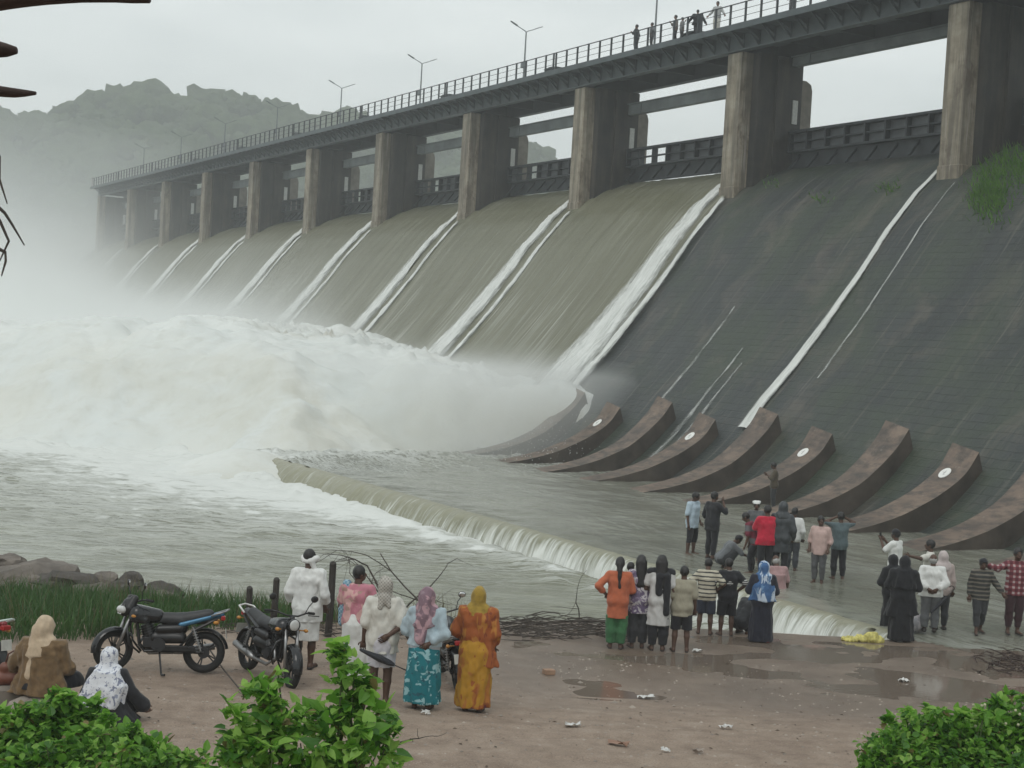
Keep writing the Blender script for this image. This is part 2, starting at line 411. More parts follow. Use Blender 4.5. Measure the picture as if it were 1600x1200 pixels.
# ------------------------------------------------------------------ apron slab below the dam and the water running over it
def brick_stone(name, c1, c2, cm, scale, bw, bh, rough=.55, flow=True, moss=None):
    t = NT(name); v = t.coord(); sp = t.n('SeparateXYZ'); t.l(v, sp.inputs[0])
    co = t.n('CombineXYZ'); t.l(sp.outputs[0], co.inputs[0]); t.l(t.math('MULTIPLY', sp.outputs[2], 1.28), co.inputs[1])
    b = t.n('TexBrick'); b.inputs['Scale'].default_value = scale; b.inputs['Brick Width'].default_value = bw; b.inputs['Row Height'].default_value = bh
    b.inputs['Mortar Size'].default_value = .018; b.inputs['Mortar Smooth'].default_value = .5; b.inputs['Bias'].default_value = 0
    b.inputs['Color1'].default_value = (*c1, 1); b.inputs['Color2'].default_value = (*c2, 1); b.inputs['Mortar'].default_value = (*cm, 1)
    dn = t.n('VectorMath'); dn.operation = 'ADD'; nn = t.n('TexNoise'); nn.inputs['Scale'].default_value = .6; t.l(v, nn.inputs['Vector'])
    sc = t.n('VectorMath'); sc.operation = 'SCALE'; sc.inputs['Scale'].default_value = .14; t.l(nn.outputs['Color'], sc.inputs[0])
    t.l(co.outputs[0], dn.inputs[0]); t.l(sc.outputs[0], dn.inputs[1]); t.l(dn.outputs[0], b.inputs['Vector'])
    f1 = t.noise(t.coord((1.1, .07, .07)), 1.0, 6, .62); f2 = t.noise(t.coord((5, .12, .12)), 1.0, 4, .6); f3 = t.noise(v, .25, 5, .6)
    c = t.mix(.85, b.outputs['Color'], t.ramp(f1, [(.3, scl(c1, .6)), (.48, c1), (.62, c2), (.75, scl(c2, 1.25))]), 'MIX')
    c = t.mix(.22, c, b.outputs['Color'], 'OVERLAY')
    c = t.mix(t.math('MULTIPLY', t.ramp(f2, [(.58, 0.0), (.72, 1.0)]), .55), c, (.2, .18, .155))
    if moss: c = t.mix(t.math('MULTIPLY', t.ramp(f3, [(.42, 0.0), (.62, 1.0)]), .85), c, moss)
    f4 = t.noise(t.coord((.5, .3, .3)), 1.0, 6, .65, .6); c = t.mix(t.math('MULTIPLY', t.ramp(f4, [(.52, 0.0), (.68, 1.0)]), .55), c, (.12, .105, .085)); f5 = t.noise(t.coord((.9, .14, .14)), 1.0, 6, .7, .3); c = t.mix(t.math('MULTIPLY', t.ramp(f5, [(.55, 0.0), (.66, 1.0)]), .7), c, (.022, .027, .027))
    t.base(c); t.set(Roughness=t.math('ADD', rough - .12, t.math('MULTIPLY', f1, .25)))
    h = t.math('SUBTRACT', t.math('MULTIPLY', t.noise(v, 2.2, 6, .7), .55), t.math('MULTIPLY', b.outputs['Fac'], .28))
    t.bump(h, .75, .12); return t.m
STONE = brick_stone('wet_masonry', (.034, .043, .042), (.054, .063, .061), (.023, .028, .028), 1.0, .9, .36, .5, moss=(.04, .055, .034))
APR_ST = simple('apron_stone', (.12, .11, .095), .5, scale=1.5, bump=.5)

ap = MB()
ap.box((-.95 * SP, -24.2 * SC, -2.3), (4.2 * SP, -9 * SC, APRON_Z - .14))
ap_e = empty('apron', tuple(DAM0), DAM_RZ, 'stone apron at the foot of the dam'); ap_e['kind'] = 'structure'
apo = ap.build('apron_slab', APR_ST, ap_e)
# courses of the little weir wall that show through the gaps in the falling water
sb = MB(); stones_w = []
stone_me = None
for r in range(3):
    x = -.2 * SP + (r % 2) * .35
    while x < 1.75 * SP:
        L_ = random.uniform(.6, 1.0)
        m_ = MB(); m_.box((x, -24.2 * SC - random.uniform(.03, .09), APRON_Z - .46 - r * .3), (x + L_ - .05, -24.2 * SC + .1, APRON_Z - .20 - r * .3), .03)
        m_.build('stone', APR_ST, ap_e); x += L_

APW = water_mat('apron_water', (.2, .205, .165), .1, .6, .78, (.7, 1.0, 1), .45, 1.3, fn=.9)
nu, nv = 430, 130
kx = np.linspace(-4.0, .95, nu); wx = np.linspace(-24.12, -8.6, nv)
K, Wg = np.meshgrid(kx, wx, indexing='ij')
Z = APRON_Z + .035 * fbm(K * 9, Wg * .55, 1, 4) + .02 * np.abs(fbm(K * 22, Wg * 1.1, 3, 3)) - .05 * sstep(-23.2, -24.2, Wg)
jump = np.exp(-np.clip(-front_dist(K, Wg), 0, None) / 4.2) * sstep(.05, .5, K)
Z = Z + .28 * jump * np.abs(fbm(K * 14, Wg * .9, 5, 4))
co = np.stack([-K * SP, Wg * SC, Z], -1).reshape(-1, 3)
apw = mesh_obj('apron_water', co, grid_faces(nu, nv, True), APW, smooth=True); apw.location = tuple(DAM0); apw.rotation_euler = (0, 0, DAM_RZ)
set_foam(apw, .22 + .55 * jump + .12 * fbm(K * 3, Wg * .35, 7, 2)); tag(apw, 'thin sheet of grey water sliding over the apron', kind='structure')

# ------------------------------------------------------------------ water falling over the low weir
t = NT('weir_water'); v = t.coord((3.2, .5, .35))
n = t.noise(v, 1.6, 6, .65); n2 = t.noise(t.coord((14, 1, .5)), 1.0, 4, .6)
f = t.attr('foam')
s_ = t.math('ADD', t.math('ADD', t.math('MULTIPLY', n, .55), t.math('MULTIPLY', n2, .45)), t.math('MULTIPLY', t.math('SUBTRACT', f, .5), .5))
m = t.ramp(s_, [(.42, 0.0), (.62, 1.0)])
t.base(t.mix(m, t.mix(f, (.3, .29, .2), (.21, .225, .185)), (.74, .76, .72))); t.set(Roughness=.22, IOR=1.33)
t.bump(n2, .5, .08); WEIR = t.m
nk = 760; kx = np.linspace(-1.68, .78, nk)
rows = np.array([(-24.0, .0), (-24.1, -.01), (-24.2, -.05), (-24.29, -.14), (-24.37, -.29), (-24.43, -.47), (-24.48, -.67), (-24.53, -.9)])
nr = 22; tr = np.linspace(0, 1, nr); pr = np.interp(tr * 7, np.arange(8), rows[:, 0]); pz_ = np.interp(tr * 7, np.arange(8), rows[:, 1])
K = np.broadcast_to(kx[:, None], (nk, nr)); T = np.broadcast_to(tr[None, :], (nk, nr))
big = sstep(-.75, .35, K)
strand = fbm(K * 26, T * .6, 2, 3) ; fine = fbm(K * 75, T * .9, 5, 2)
out = T ** 1.2 * (.38 * big + .08) * -1 - (.06 + .13 * T) * strand * (1 - .25 * big) - .09 * np.maximum(0, pnoise(K * 9, T * .3, 4)) * big - .04 * fine * T
gap = .8 * sstep(.3, .6, pnoise(K * 38 + 4, 3.3, 7.7)) * sstep(-.95, -1.25, K) * sstep(.15, .4, T)
wv = pr[None, :] + out + gap * .75
zv = APRON_Z + pz_[None, :] + .015 * big * (1 - T) * (1 + strand) + .01 * big * np.exp(-((T - .25) / .2) ** 2)
weir = mesh_obj('weir_water', np.stack([-K * SP, wv * SC, zv], -1).reshape(-1, 3), grid_faces(nk, nr), WEIR, smooth=True)
weir.location = tuple(DAM0); weir.rotation_euler = (0, 0, DAM_RZ)
set_foam(weir, .12 + .5 * T * (1 - .55 * big) + .35 * sstep(-.2, -1.2, K) * T); tag(weir, 'curtain of water dropping over the low weir', kind='structure')

# ------------------------------------------------------------------ DAM
t = NT('pier_concrete'); v = t.coord(); a = t.noise(t.coord((2.2, 2.2, .14)), 1.0, 6, .65); b = t.noise(v, 1.3, 6, .65); d = t.noise(t.coord((7, 7, .3)), 1.0, 4)
c = t.ramp(b, [(.3, (.2, .17, .125)), (.55, (.32, .28, .215)), (.75, (.4, .365, .3))])
c = t.mix(t.math('MULTIPLY', t.ramp(a, [(.42, 0.0), (.56, 1.0)]), .62), c, (.07, .062, .05))
g_ = t.noise(t.coord((.9, .9, .5)), 1.0, 6, .7, .5); c = t.mix(t.math('MULTIPLY', t.ramp(g_, [(.54, 0.0), (.64, 1.0)]), .7), c, (.1, .075, .055))
c = t.mix(t.math('MULTIPLY', t.ramp(d, [(.6, 0.0), (.7, 1.0)]), .5), c, (.45, .43, .39)); t.base(c); t.set(Roughness=.85)
t.bump(t.noise(v, 5, 6, .7), .4, .03); PIER = t.m
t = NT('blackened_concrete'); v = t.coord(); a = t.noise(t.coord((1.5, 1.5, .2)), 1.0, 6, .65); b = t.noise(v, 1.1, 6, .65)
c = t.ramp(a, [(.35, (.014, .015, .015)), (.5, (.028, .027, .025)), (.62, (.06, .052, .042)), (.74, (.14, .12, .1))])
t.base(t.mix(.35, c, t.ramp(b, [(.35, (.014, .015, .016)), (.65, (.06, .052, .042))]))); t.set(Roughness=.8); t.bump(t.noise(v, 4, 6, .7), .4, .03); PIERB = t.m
t = NT('toe_concrete'); v = t.coord(); b = t.noise(v, .8, 6, .65); a = t.noise(t.coord((1, 2, .5)), 1.6, 5, .65)
c = t.ramp(b, [(.3, (.085, .067, .055)), (.5, (.16, .118, .09)), (.72, (.25, .185, .14))])
c = t.mix(t.math('MULTIPLY', t.ramp(a, [(.46, 0.0), (.62, 1.0)]), .75), c, (.05, .045, .04)); e_ = t.noise(t.coord((1.5, 1.5, .6)), 2.2, 6, .75); c = t.mix(t.math('MULTIPLY', t.ramp(e_, [(.6, 0.0), (.7, 1.0)]), .5), c, (.32, .28, .24)); t.base(c); t.set(Roughness=.6); t.bump(t.noise(v, 4, 6, .7), .5, .04); TOE = t.m
STEEL = simple('blue_grey_steel', (.06, .076, .082), .55, scale=1.2, var=.25)
STEELD = simple('dark_steel', (.028, .034, .038), .6, scale=1.5, var=.3)
GALV = simple('weathered_beam', (.17, .19, .195), .7, scale=.8, var=.25)

TOES_ = simple('shaded_side_concrete', (.062, .05, .041), .55, scale=1.0, var=.5, bump=.4)  # toe block sides: shade painted in as a darker base colour
dam = empty('dam', tuple(DAM0), DAM_RZ, 'long masonry dam with tall concrete piers and a sloping spillway face', 'dam')
poly = [(w * SC, zs(z)) for w, z in zip(_pw, _pz)] + [(6 * SC, -3), (-30 * SC, -3)]
# spillway face as a finely divided sheet plus solid body
nk, nw = 150, 90
kx = np.linspace(-4.2, 10.4, nk); wx = np.concatenate([np.linspace(-16, -7, 30)[:-1], np.linspace(-7, 5.6, 61)])
K, Wg = np.meshgrid(kx, wx, indexing='ij'); nw = len(wx)
Zg = prof(Wg) + .05 * fbm(K * 6, Wg * .5, 3, 3)
v1 = np.stack([-K * SP, Wg * SC, CAM_H + (Zg - CAM_H) * SC], -1).reshape(-1, 3)
mesh_obj('spillway_face', v1, grid_faces(nk, nw, True), STONE, dam, smooth=True)
bw = MB(); bw.box((-10.4 * SP, 2.8 * SC, -2.3), (4.2 * SP, 5.6 * SC, zs(13.6))); bw.box((-10.4 * SP, -6 * SC, -2.3), (4.2 * SP, 2.8 * SC, zs(3.8)))
bw.build('dam_core', STONE, dam)

# piers
def pier(k):
    x = -pk(k) * SP; hw, hb = .60, 1.14
    m = MB(); m.box((x - hw, 0, zs(10.5)), (x + hw, .75 * SC, zs(19.42)), .05)
    m.box((x - hw - .05, -.04, zs(10.4)), (x + hw + .05, .6 * SC, zs(12.95)), .04)
    p = m.build('pier', PIER, dam)
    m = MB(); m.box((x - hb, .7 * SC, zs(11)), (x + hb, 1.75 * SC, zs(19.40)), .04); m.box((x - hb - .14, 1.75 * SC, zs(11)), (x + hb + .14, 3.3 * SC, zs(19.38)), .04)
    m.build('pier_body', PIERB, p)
    m = MB(); r_ = [(3.34 * SC, zs(12)), (4.2 * SC, zs(12)), (4.2 * SC, zs(18.0)), (4.1 * SC, zs(18.3)), (3.8 * SC, zs(18.45)), (3.34 * SC, zs(18.45))]
    m.prism(r_, 0, x - .95, x + .95); m.build('guide_wall', simple('guide_concrete', (.17, .155, .13), .85, scale=1.2, var=.4), p)
    m = MB(); m.box((x + hb + .145, 2.75 * SC, zs(16.2)), (x + hb + .2, 3.05 * SC, zs(17.35))); m.build('gauge_plate', simple('gauge_white', (.42, .43, .41), .6), p)
for k in range(-1, 11): pier(k)
# cross beams between the piers
for b in range(-1, 10):
    z0, z1 = {0: (18.95, 19.37), -1: (18.6, 19.15)}.get(b, (18.05, 18.62))
    x0, x1 = -pk(b + 1) * SP + 1.33, -pk(b) * SP - 1.33
    m = MB(); m.box((x0, 2.55 * SC, zs(z0)), (x1, 2.95 * SC, zs(z1)), .02); m.box((x0, 2.45 * SC, zs(z1)), (x1, 3.05 * SC, zs(z1) + .06)); m.box((x0 + 1.3, 2.5 * SC, zs(z0) - .03), (x0 + 1.42, 2.56 * SC, zs(z1)))
    m.build('cross_beam', GALV, dam)

# toe blocks (curved walls rising from the apron to the spillway face), every other one with a white disc
WHITE = simple('white_paint', (.78, .78, .75), .7, var=.06)
def toe_block(kc, pk_w, pk_z, disc):
    hw = .044
    ts = np.linspace(0, 1, 14)
    dz_ = pk_z - 2.75; cw = np.array([pk_w, pk_w - .38, -9.95, -10.85, -12.2, -13.5, -15.0]); cz = np.array([pk_z, pk_z - .62, 1.62 + dz_ * .35, 1.0, .44, .12, -.1])
    q = np.linspace(0, 6, 19); lw = np.interp(q, np.arange(7), cw); lz = np.interp(q, np.arange(7), cz)
    for _ in range(1): lw[1:-1] = .25 * lw[:-2] + .5 * lw[1:-1] + .25 * lw[2:]; lz[1:-1] = .25 * lz[:-2] + .5 * lz[1:-1] + .25 * lz[2:]
    vs = []; fs = []
    n = len(q)
    for side in (1, -1):
        sk = 0 if side == 1 else 1
        for i in range(n):
            # near edge a little further down the slope
            vs.append(DL(kc + side * hw, lw[i] + (-.12 if sk else 0), lz[i] - (.2 * (1 - q[i] / 6) ** 3 if sk else 0)))
        for i in range(n): vs.append(DL(kc + side * hw, lw[i] + (-.12 if sk else 0), -1.2))
    a0, a1, b0, b1 = 0, n, 2 * n, 3 * n
    for i in range(n - 1):
        fs += [(a0 + i, a0 + i + 1, b0 + i + 1, b0 + i), (a0 + i, a1 + i, a1 + i + 1, a0 + i + 1), (b0 + i, b0 + i + 1, b1 + i + 1, b1 + i)]
    # sloping back from the ridge into the dam face
    e = len(vs); vs += [DL(kc + hw, pk_w + .32, pk_z - .75), DL(kc - hw, pk_w + .25, pk_z - 1.25), DL(kc + hw, pk_w + .32, -1.2), DL(kc - hw, pk_w + .25, -1.2)]
    fs += [(a0, b0, e + 1, e), (b0, b1, e + 3, e + 1), (a0, e, e + 2, a1), (a0 + n - 1, a1 + n - 1, b1 + n - 1, b0 + n - 1)]
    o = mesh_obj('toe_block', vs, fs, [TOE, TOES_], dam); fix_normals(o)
    for pl in o.data.polygons: pl.material_index = 1 if abs(pl.normal.x) > .8 else 0  # side faces get the darker colour that stands in for shade
    if disc:
        i = 5; p = (np.array(DL(kc + .01, lw[i], lz[i])) + np.array(DL(kc + .01, lw[i + 1], lz[i + 1]))) / 2
        tdir = np.array(DL(kc, lw[i + 1], lz[i + 1])) - np.array(DL(kc, lw[i], lz[i])); tdir /= np.linalg.norm(tdir); nn = np.cross((1, 0, 0), tdir); nn = nn if nn[2] > 0 else -nn
        p = p + nn * .03; vs = []; N = 20
        for rr, off in ((.25, 0), (.25, .025)):
            for j in range(N):
                aa = 2 * math.pi * j / N; vs.append(p + nn * off + rr * .85 * math.cos(aa) * np.array([1, 0, 0]) + rr * math.sin(aa) * tdir)
        fs = [tuple(range(N, 2 * N))] + [(j, (j + 1) % N, N + (j + 1) % N, N + j) for j in range(N)]
        d_ = mesh_obj('painted_disc', vs, fs, WHITE, o); fix_normals(d_)
        bm_ = MB(); g2 = p + nn * .028
        for (dx0, dx1, dy0, dy1) in ((-.02, .02, -.11, .1), (-.02, .06, .07, .1), (-.08, .035, -.03, 0.0)):
            bm_.add([g2 + np.array([dx, 0, 0]) + tdir * dy for dx, dy in ((dx0, dy0), (dx1, dy0), (dx1, dy1), (dx0, dy1))], [(0, 1, 2, 3)])
        bm_.build('painted_number', simple('dull_paint', (.5, .5, .48), .8), o)
TOES = []
for i in range(-1, 10):
    kc = -.03 - (i - 4) * .2385
    TOES.append(kc); toe_block(kc, *((-8.9, 3.0) if i % 2 == 0 else (-9.2, 2.55)), disc=(i % 2 == 1 and i > 0))

# ------------------------------------------------------------------ bridge on top
bridge = empty('bridge', tuple(DAM0), DAM_RZ, 'long blue grey steel footbridge carried on the dam piers', 'bridge')
X0, X1 = -10.12 * SP, 1.25 * SP
m = MB(); m.box((X0, .06 * SC, zs(19.5)), (X1, .14 * SC, zs(20.27))); m.box((X0, -.14 * SC, zs(19.44)), (X1, .3 * SC, zs(19.5))); m.build('girder', STEEL, bridge)
m = MB(); m.box((X0, 3.15 * SC, zs(19.5)), (X1, 3.23 * SC, zs(20.27))); m.box((X0, 3.0 * SC, zs(19.44)), (X1, 3.4 * SC, zs(19.5))); m.build('girder', STEELD, bridge)
m = MB(); m.box((X0, -.92 * SC, zs(20.29)), (X1, 3.5 * SC, zs(20.45))); m.box((X0, -.98 * SC, zs(20.2)), (X1, -.90 * SC, zs(20.49))); m.build('deck', STEEL, bridge)
m = MB()
for i in range(int((X1 - X0) / (SP / 4))):
    x = X0 + i * SP / 4; m.box((x, .14 * SC, zs(19.7)), (x + .12, 3.15 * SC, zs(20.27)))
m.build('floor_beams', STEELD, bridge)['kind'] = 'stuff'
# brackets: stiffener + sloping strut, one mesh shared by all
m = MB(); h0, h1 = zs(19.5), zs(20.27)
m.box((-.05, -.02 * SC, h0), (.05, .06 * SC, h1)); y0, y1 = -.86 * SC, .0
m.add([(-.035, y0, h1), (.035, y0, h1), (.035, y1, h0 + .1), (-.035, y1, h0 + .1), (-.035, y0 + .14, h1), (.035, y0 + .14, h1), (.035, y1, h0 + .26), (-.035, y1, h0 + .26)],
      [(0, 3, 2, 1), (4, 5, 6, 7), (0, 1, 5, 4), (1, 2, 6, 5), (2, 3, 7, 6), (3, 0, 4, 7)])
m.add([(-.012, y0 + .1, h1), (.012, y0 + .1, h1), (.012, y1, h1 - .35), (-.012, y1, h1 - .35), (-.012, y1, h1), (.012, y1, h1)], [(0, 1, 2, 3), (0, 3, 4), (1, 5, 2), (0, 4, 5, 1)])
br = m.build('bracket', STEEL, bridge)
NB = int((X1 - X0) / (SP / 12))
for i in range(NB):
    o = br if i == 0 else link_copy(br, bridge)
    o.location = (X1 - .3 - i * SP / 12, 0, 0)
# railing
rail = empty('railing', tuple(DAM0), DAM_RZ, 'grey pipe railing with close upright posts along the bridge edge', 'railing')
zr = zs(20.47); m = MB(); m.box((-.045, -.86 * SC - .045, zr), (.045, -.86 * SC + .045, zs(21.48)))
post = m.build('post', STEELD, rail)
for i in range(NB):
    o = post if i == 0 else link_copy(post, rail); o.location = (X1 - .3 - i * SP / 12 + .02, 0, 0)
    if i % 12 == 5: o2 = link_copy(post, rail); o2.location = (X1 - .3 - i * SP / 12 - .28, 0, 0)
for z_, r_ in ((21.46, .024), (21.14, .011), (20.82, .011)):
    m = MB(); m.box((X0, -.86 * SC - r_, zs(z_) - r_), (X1, -.86 * SC + r_, zs(z_) + r_)); m.build('rail', STEELD, rail)
m = MB(); m.box((-.12, -.12, 0), (.12, .12, 1.1), .02); m.box((-.16, -.16, 1.1), (.16, .16, 1.2), .02)
eo = m.build('bridge_end_post', simple('pale_concrete', (.4, .4, .38), .8)); eo.location = tuple(DWd(10.1, -.8, 20.47)); eo.rotation_euler = (0, 0, DAM_RZ)
tag(eo, 'pale post at the far end of the bridge', 'post')
ORD = ['first', 'second', 'third', 'fourth', 'fifth', 'sixth', 'seventh', 'eighth', 'ninth', 'tenth', 'eleventh', 'twelfth', 'thirteenth', 'fourteenth', 'fifteenth', 'sixteenth', 'seventeenth', 'eighteenth', 'nineteenth', 'twentieth']
# lamps
LAMPM = simple('lamp_grey', (.16, .18, .185), .5)
lamp = empty('street_lamp', tuple(DWd(1.575, .1, 20.45)), DAM_RZ)
m = MB(); m.tube([(0, 0, 0), (0, 0, 3.46)], [.07, .045], 8); m.build('pole', LAMPM, lamp)
for s_ in (-1, 1):
    m = MB(); m.tube([(0, 0, 3.41), (0, s_ * .1, 3.5), (0, s_ * .75, 3.76)], [.032, .03, .026], 6); ar = m.build('arm', LAMPM, lamp)
    m = MB(); m.add([(-.09, s_ * .7, 3.72), (.09, s_ * .7, 3.72), (.07, s_ * 1.2, 3.94), (-.07, s_ * 1.2, 3.94), (-.09, s_ * .7, 3.78), (.09, s_ * .7, 3.78), (.07, s_ * 1.2, 3.99), (-.07, s_ * 1.2, 3.99)],
          [(0, 3, 2, 1), (4, 5, 6, 7), (0, 1, 5, 4), (1, 2, 6, 5), (2, 3, 7, 6), (3, 0, 4, 7)]); m.build('lamp_head', LAMPM, ar)
m = MB(); m.box((-.12, -.22, 1.05), (.16, -.06, 1.45), .02); m.build('junction_box', LAMPM, lamp)
for i, k in enumerate([1.575, 2.575, 3.62, 4.65, 5.67, 6.68, 7.69, 8.7]):
    o = lamp if i == 0 else copy_tree(lamp); o.location = tuple(DWd(k, .1, 20.45))
    tag(o, f'twin armed grey lamp on the bridge, {ORD[i]} lamp counted from the nearest', 'lamp', 'twin armed lamps along the bridge')
# hoist covers and cabinets on the deck
def hump(k, label, first=[None]):
    if first[0] is None:
        n = 12; prof_ = [(1.15 * math.cos(math.pi * i / n), .08 + .36 * math.sin(math.pi * i / n) ** .8) for i in range(n + 1)]
        mm = MB(); mm.prism([(a, b) for a, b in prof_] + [(-1.15, 0), (1.15, 0)], 1, -.45, .45); o = mm.build('hoist_cover', STEELD)
        fix_normals(o); first[0] = o
    else: o = link_copy(first[0])
    o.location = tuple(DWd(k, .5, 20.45)); o.rotation_euler = (0, 0, DAM_RZ)
    tag(o, label, 'machine cover', 'domed hoist covers on the bridge deck')
cab0 = None
for i in range(9):
    hump(i + .97, f'domed grey hoist cover on the bridge, farther of the {ORD[i]} pair from the right')
    hump(i + .80, f'domed grey hoist cover on the bridge, nearer of the {ORD[i]} pair from the right')
    if cab0 is None:
        m = MB(); m.box((-.75, -.4, 0), (.75, .4, .62), .03); m.box((-.3, -.43, .1), (.3, -.4, .5)); m.prism([(-.8, .62), (.8, .62), (.8, .66), (0, .74), (-.8, .66)], 1, -.46, .46)
        cab0 = m.build('hoist_cabinet', STEEL); o = cab0
    else: o = link_copy(cab0)
    o.location = tuple(DWd(i + .36, .6, 20.45)); o.rotation_euler = (0, 0, DAM_RZ)
    tag(o, f'boxy grey hoist cabinet behind the bridge railing, {ORD[i]} cabinet from the nearest', 'cabinet', 'boxy hoist cabinets on the bridge deck')
# gates
GATEP = simple('gate_panel', (.085, .092, .1), .6, scale=1.5, var=.3)
for b in range(-1, 10):
    zb = 13.95 if b < 1 else 14.24
    g_ = empty('sluice_gate', tuple(DWd((pk(b) + pk(b + 1)) / 2, 2.65, 0)) , DAM_RZ); g_.location.z = zs(zb)
    hwid = (pk(b + 1) - pk(b)) * SP / 2 - 1.34; H_ = 2.05
    m = MB(); m.box((-hwid, .25, 0), (hwid, .32, .95)); m.box((-hwid, -.1, .88), (hwid, .34, .99)); m.box((-hwid, -.1, H_ - .13), (hwid, .34, H_)); m.box((-hwid, -.02, 1.42), (hwid, .2, 1.49)); m.build('gate_frame', STEELD, g_)
    n = 9; pw = 2 * hwid / n
    m = MB(); m.box((-.05, -.08, .99), (.05, .3, H_ - .13)); r0 = m.build('rib', STEELD, g_, loc=(-hwid + .06, 0, 0))
    for j in range(1, n + 1):
        o = link_copy(r0, g_); o.location.x = -hwid + j * pw - (.06 if j == n else 0)
    m = MB(); m.box((-pw / 2 + .04, .22, 1.0), (pw / 2 - .04, .27, H_ - .14), .015); p0 = None
    for j in range(n):
        if b > 0 and j in (1, 2): continue
        if p0 is None: p0 = m.build('panel', GATEP, g_); o = p0
        else: o = link_copy(p0, g_)
        o.location = (-hwid + (j + .5) * pw, .02 * (j % 2), 0)
    m = MB(); m.add([(-.05, -.45, 0), (.05, -.45, 0), (.05, .25, .82), (-.05, .25, .82), (-.05, -.3, 0), (.05, -.3, 0), (.05, .25, .65), (-.05, .25, .65)], [(0, 1, 2, 3), (4, 7, 6, 5), (0, 4, 5, 1), (0, 3, 7, 4), (1, 5, 6, 2), (3, 2, 6, 7)]); s0 = m.build('strut', STEELD, g_, loc=(-hwid + .6, 0, 0))
    for j in range(1, n): o = link_copy(s0, g_); o.location.x = -hwid + .6 + j * pw
    lab = {-1: 'dark steel gate in the dry bay beside the grass covered slope', 0: 'dark steel gate closing the dry bay above the dark masonry slope'}.get(b, f'dark steel gate over the {ORD[max(b - 1, 0)]} bay with brown falling water, counted from the nearest')
    tag(g_, lab, 'gate', 'steel gates between the dam piers')

# ------------------------------------------------------------------ water sheets on the spillway
t = NT('falling_water'); a = t.noise(t.coord((1.6, .06, .06)), 1.0, 6, .62); b = t.noise(t.coord((7, .12, .12)), 1.0, 5, .65); f = t.attr('foam')
c = t.ramp(a, [(.3, (.135, .132, .085)), (.5, (.16, .158, .107)), (.7, (.19, .188, .133))])
s_ = t.math('ADD', b, t.math('MULTIPLY', f, .42)); m_ = t.ramp(s_, [(.6, 0.0), (.95, 1.0)])
t.base(t.mix(m_, c, (.6, .61, .56))); t.set(Roughness=t.math('ADD', .3, t.math('MULTIPLY', m_, .4)), IOR=1.33); t.bump(t.math('ADD', a, b), .35, .1); FALL = t.m
nk, nw = 70, 90; wx = np.linspace(5.4, -13, nw)
for b in range(1, 10):
    kx = np.linspace(pk(b) + .002, pk(b + 1) - .002, nk); K, Wg = np.meshgrid(kx, wx, indexing='ij')
    Zg = prof(Wg) + .16 + .05 * fbm(K * 20, Wg * .25, 2, 3) + .04 * fbm(K * 60, Wg * .3, 4, 2)
    e = np.minimum(K - pk(b), pk(b + 1) - K) * 14
    fo = .5 * sstep(0, -10, Wg) * (.35 + 1.5 * fbm(K * 5, Wg * .16, 6, 4)) + .22 * fbm(K * 2.2, Wg * .3, 8, 3) + .25 * np.exp(-e * 2.0) + (.25 if b > 3 else 0) * sstep(2, -9, Wg)
    o = mesh_obj('falling_water', np.stack([-K * SP, Wg * SC, CAM_H + (Zg - CAM_H) * SC], -1).reshape(-1, 3), grid_faces(nk, nw), FALL, smooth=True)
    o.location = tuple(DAM0); o.rotation_euler = (0, 0, DAM_RZ); set_foam(o, fo); tag(o, 'brown sheet of water sliding down the spillway', kind='structure')
# white jets running down behind the pier noses
t = NT('white_water'); n = t.noise(t.coord((1.5, .5, .5)), 1.5, 6, .7); t.base(t.ramp(n, [(.3, (.6, .62, .6)), (.6, (.84, .85, .83))])); t.set(Roughness=.8); t.bump(n, .6, .1); WW = t.m
t = NT('jet_water'); n = t.noise(t.coord((9, .55, .55)), 1.0, 6, .68); n2 = t.noise(t.coord((2.5, 1.1, 1.1)), 1.0, 5, .7); f = t.attr('foam')
al = t.ramp(t.math('ADD', t.math('MULTIPLY', t.math('ADD', n, n2), .5), t.math('MULTIPLY', t.math('SUBTRACT', f, .5), .9)), [(.32, 0.0), (.70, 1.0)])
t.base(t.ramp(n, [(.3, (.5, .52, .49)), (.6, (.72, .735, .71))])); t.set(Roughness=.8, Alpha=al); t.bump(t.math('ADD', n, n2), .5, .1); JET = t.m
def jet(k0, spread0, spread1, drift, w0, w1, amp, seed, mat=None, wob=.004, low=None, dens=.84):
    nw, nk = 560, 44; wx = np.linspace(w0, w1, nw); q = np.linspace(-1, 1, nk)
    Wg, Q = np.meshgrid(wx, q, indexing='ij'); t_ = (w0 - Wg) / (w0 - w1)
    wd = (spread0 + (spread1 - spread0) * t_ ** 1.15); kc = k0 + drift * t_ + wob * fbm(Wg * .5, 0, seed, 2)
    K = kc + Q * wd
    h = amp * (.35 + .65 * t_) * (1.0 - Q * Q) + .45 * amp * (1.1 - Q * Q) * fbm(K * 50 + seed, Wg * 1.1, seed, 4, .6)
    Zg = prof(Wg) + .21 + (0 if low is None else low) + h
    o = mesh_obj('white_water', np.stack([-K * SP, Wg * SC, CAM_H + (Zg - CAM_H) * SC], -1).reshape(-1, 3), grid_faces(nw, nk, True), mat or JET, smooth=True)
    set_foam(o, np.clip(dens * (1.05 - np.abs(Q) ** 1.6), 0, 1) * sstep(0, .03, t_)); return o
def place_dam(o): o.location = tuple(DAM0); o.rotation_euler = (0, 0, DAM_RZ); return o
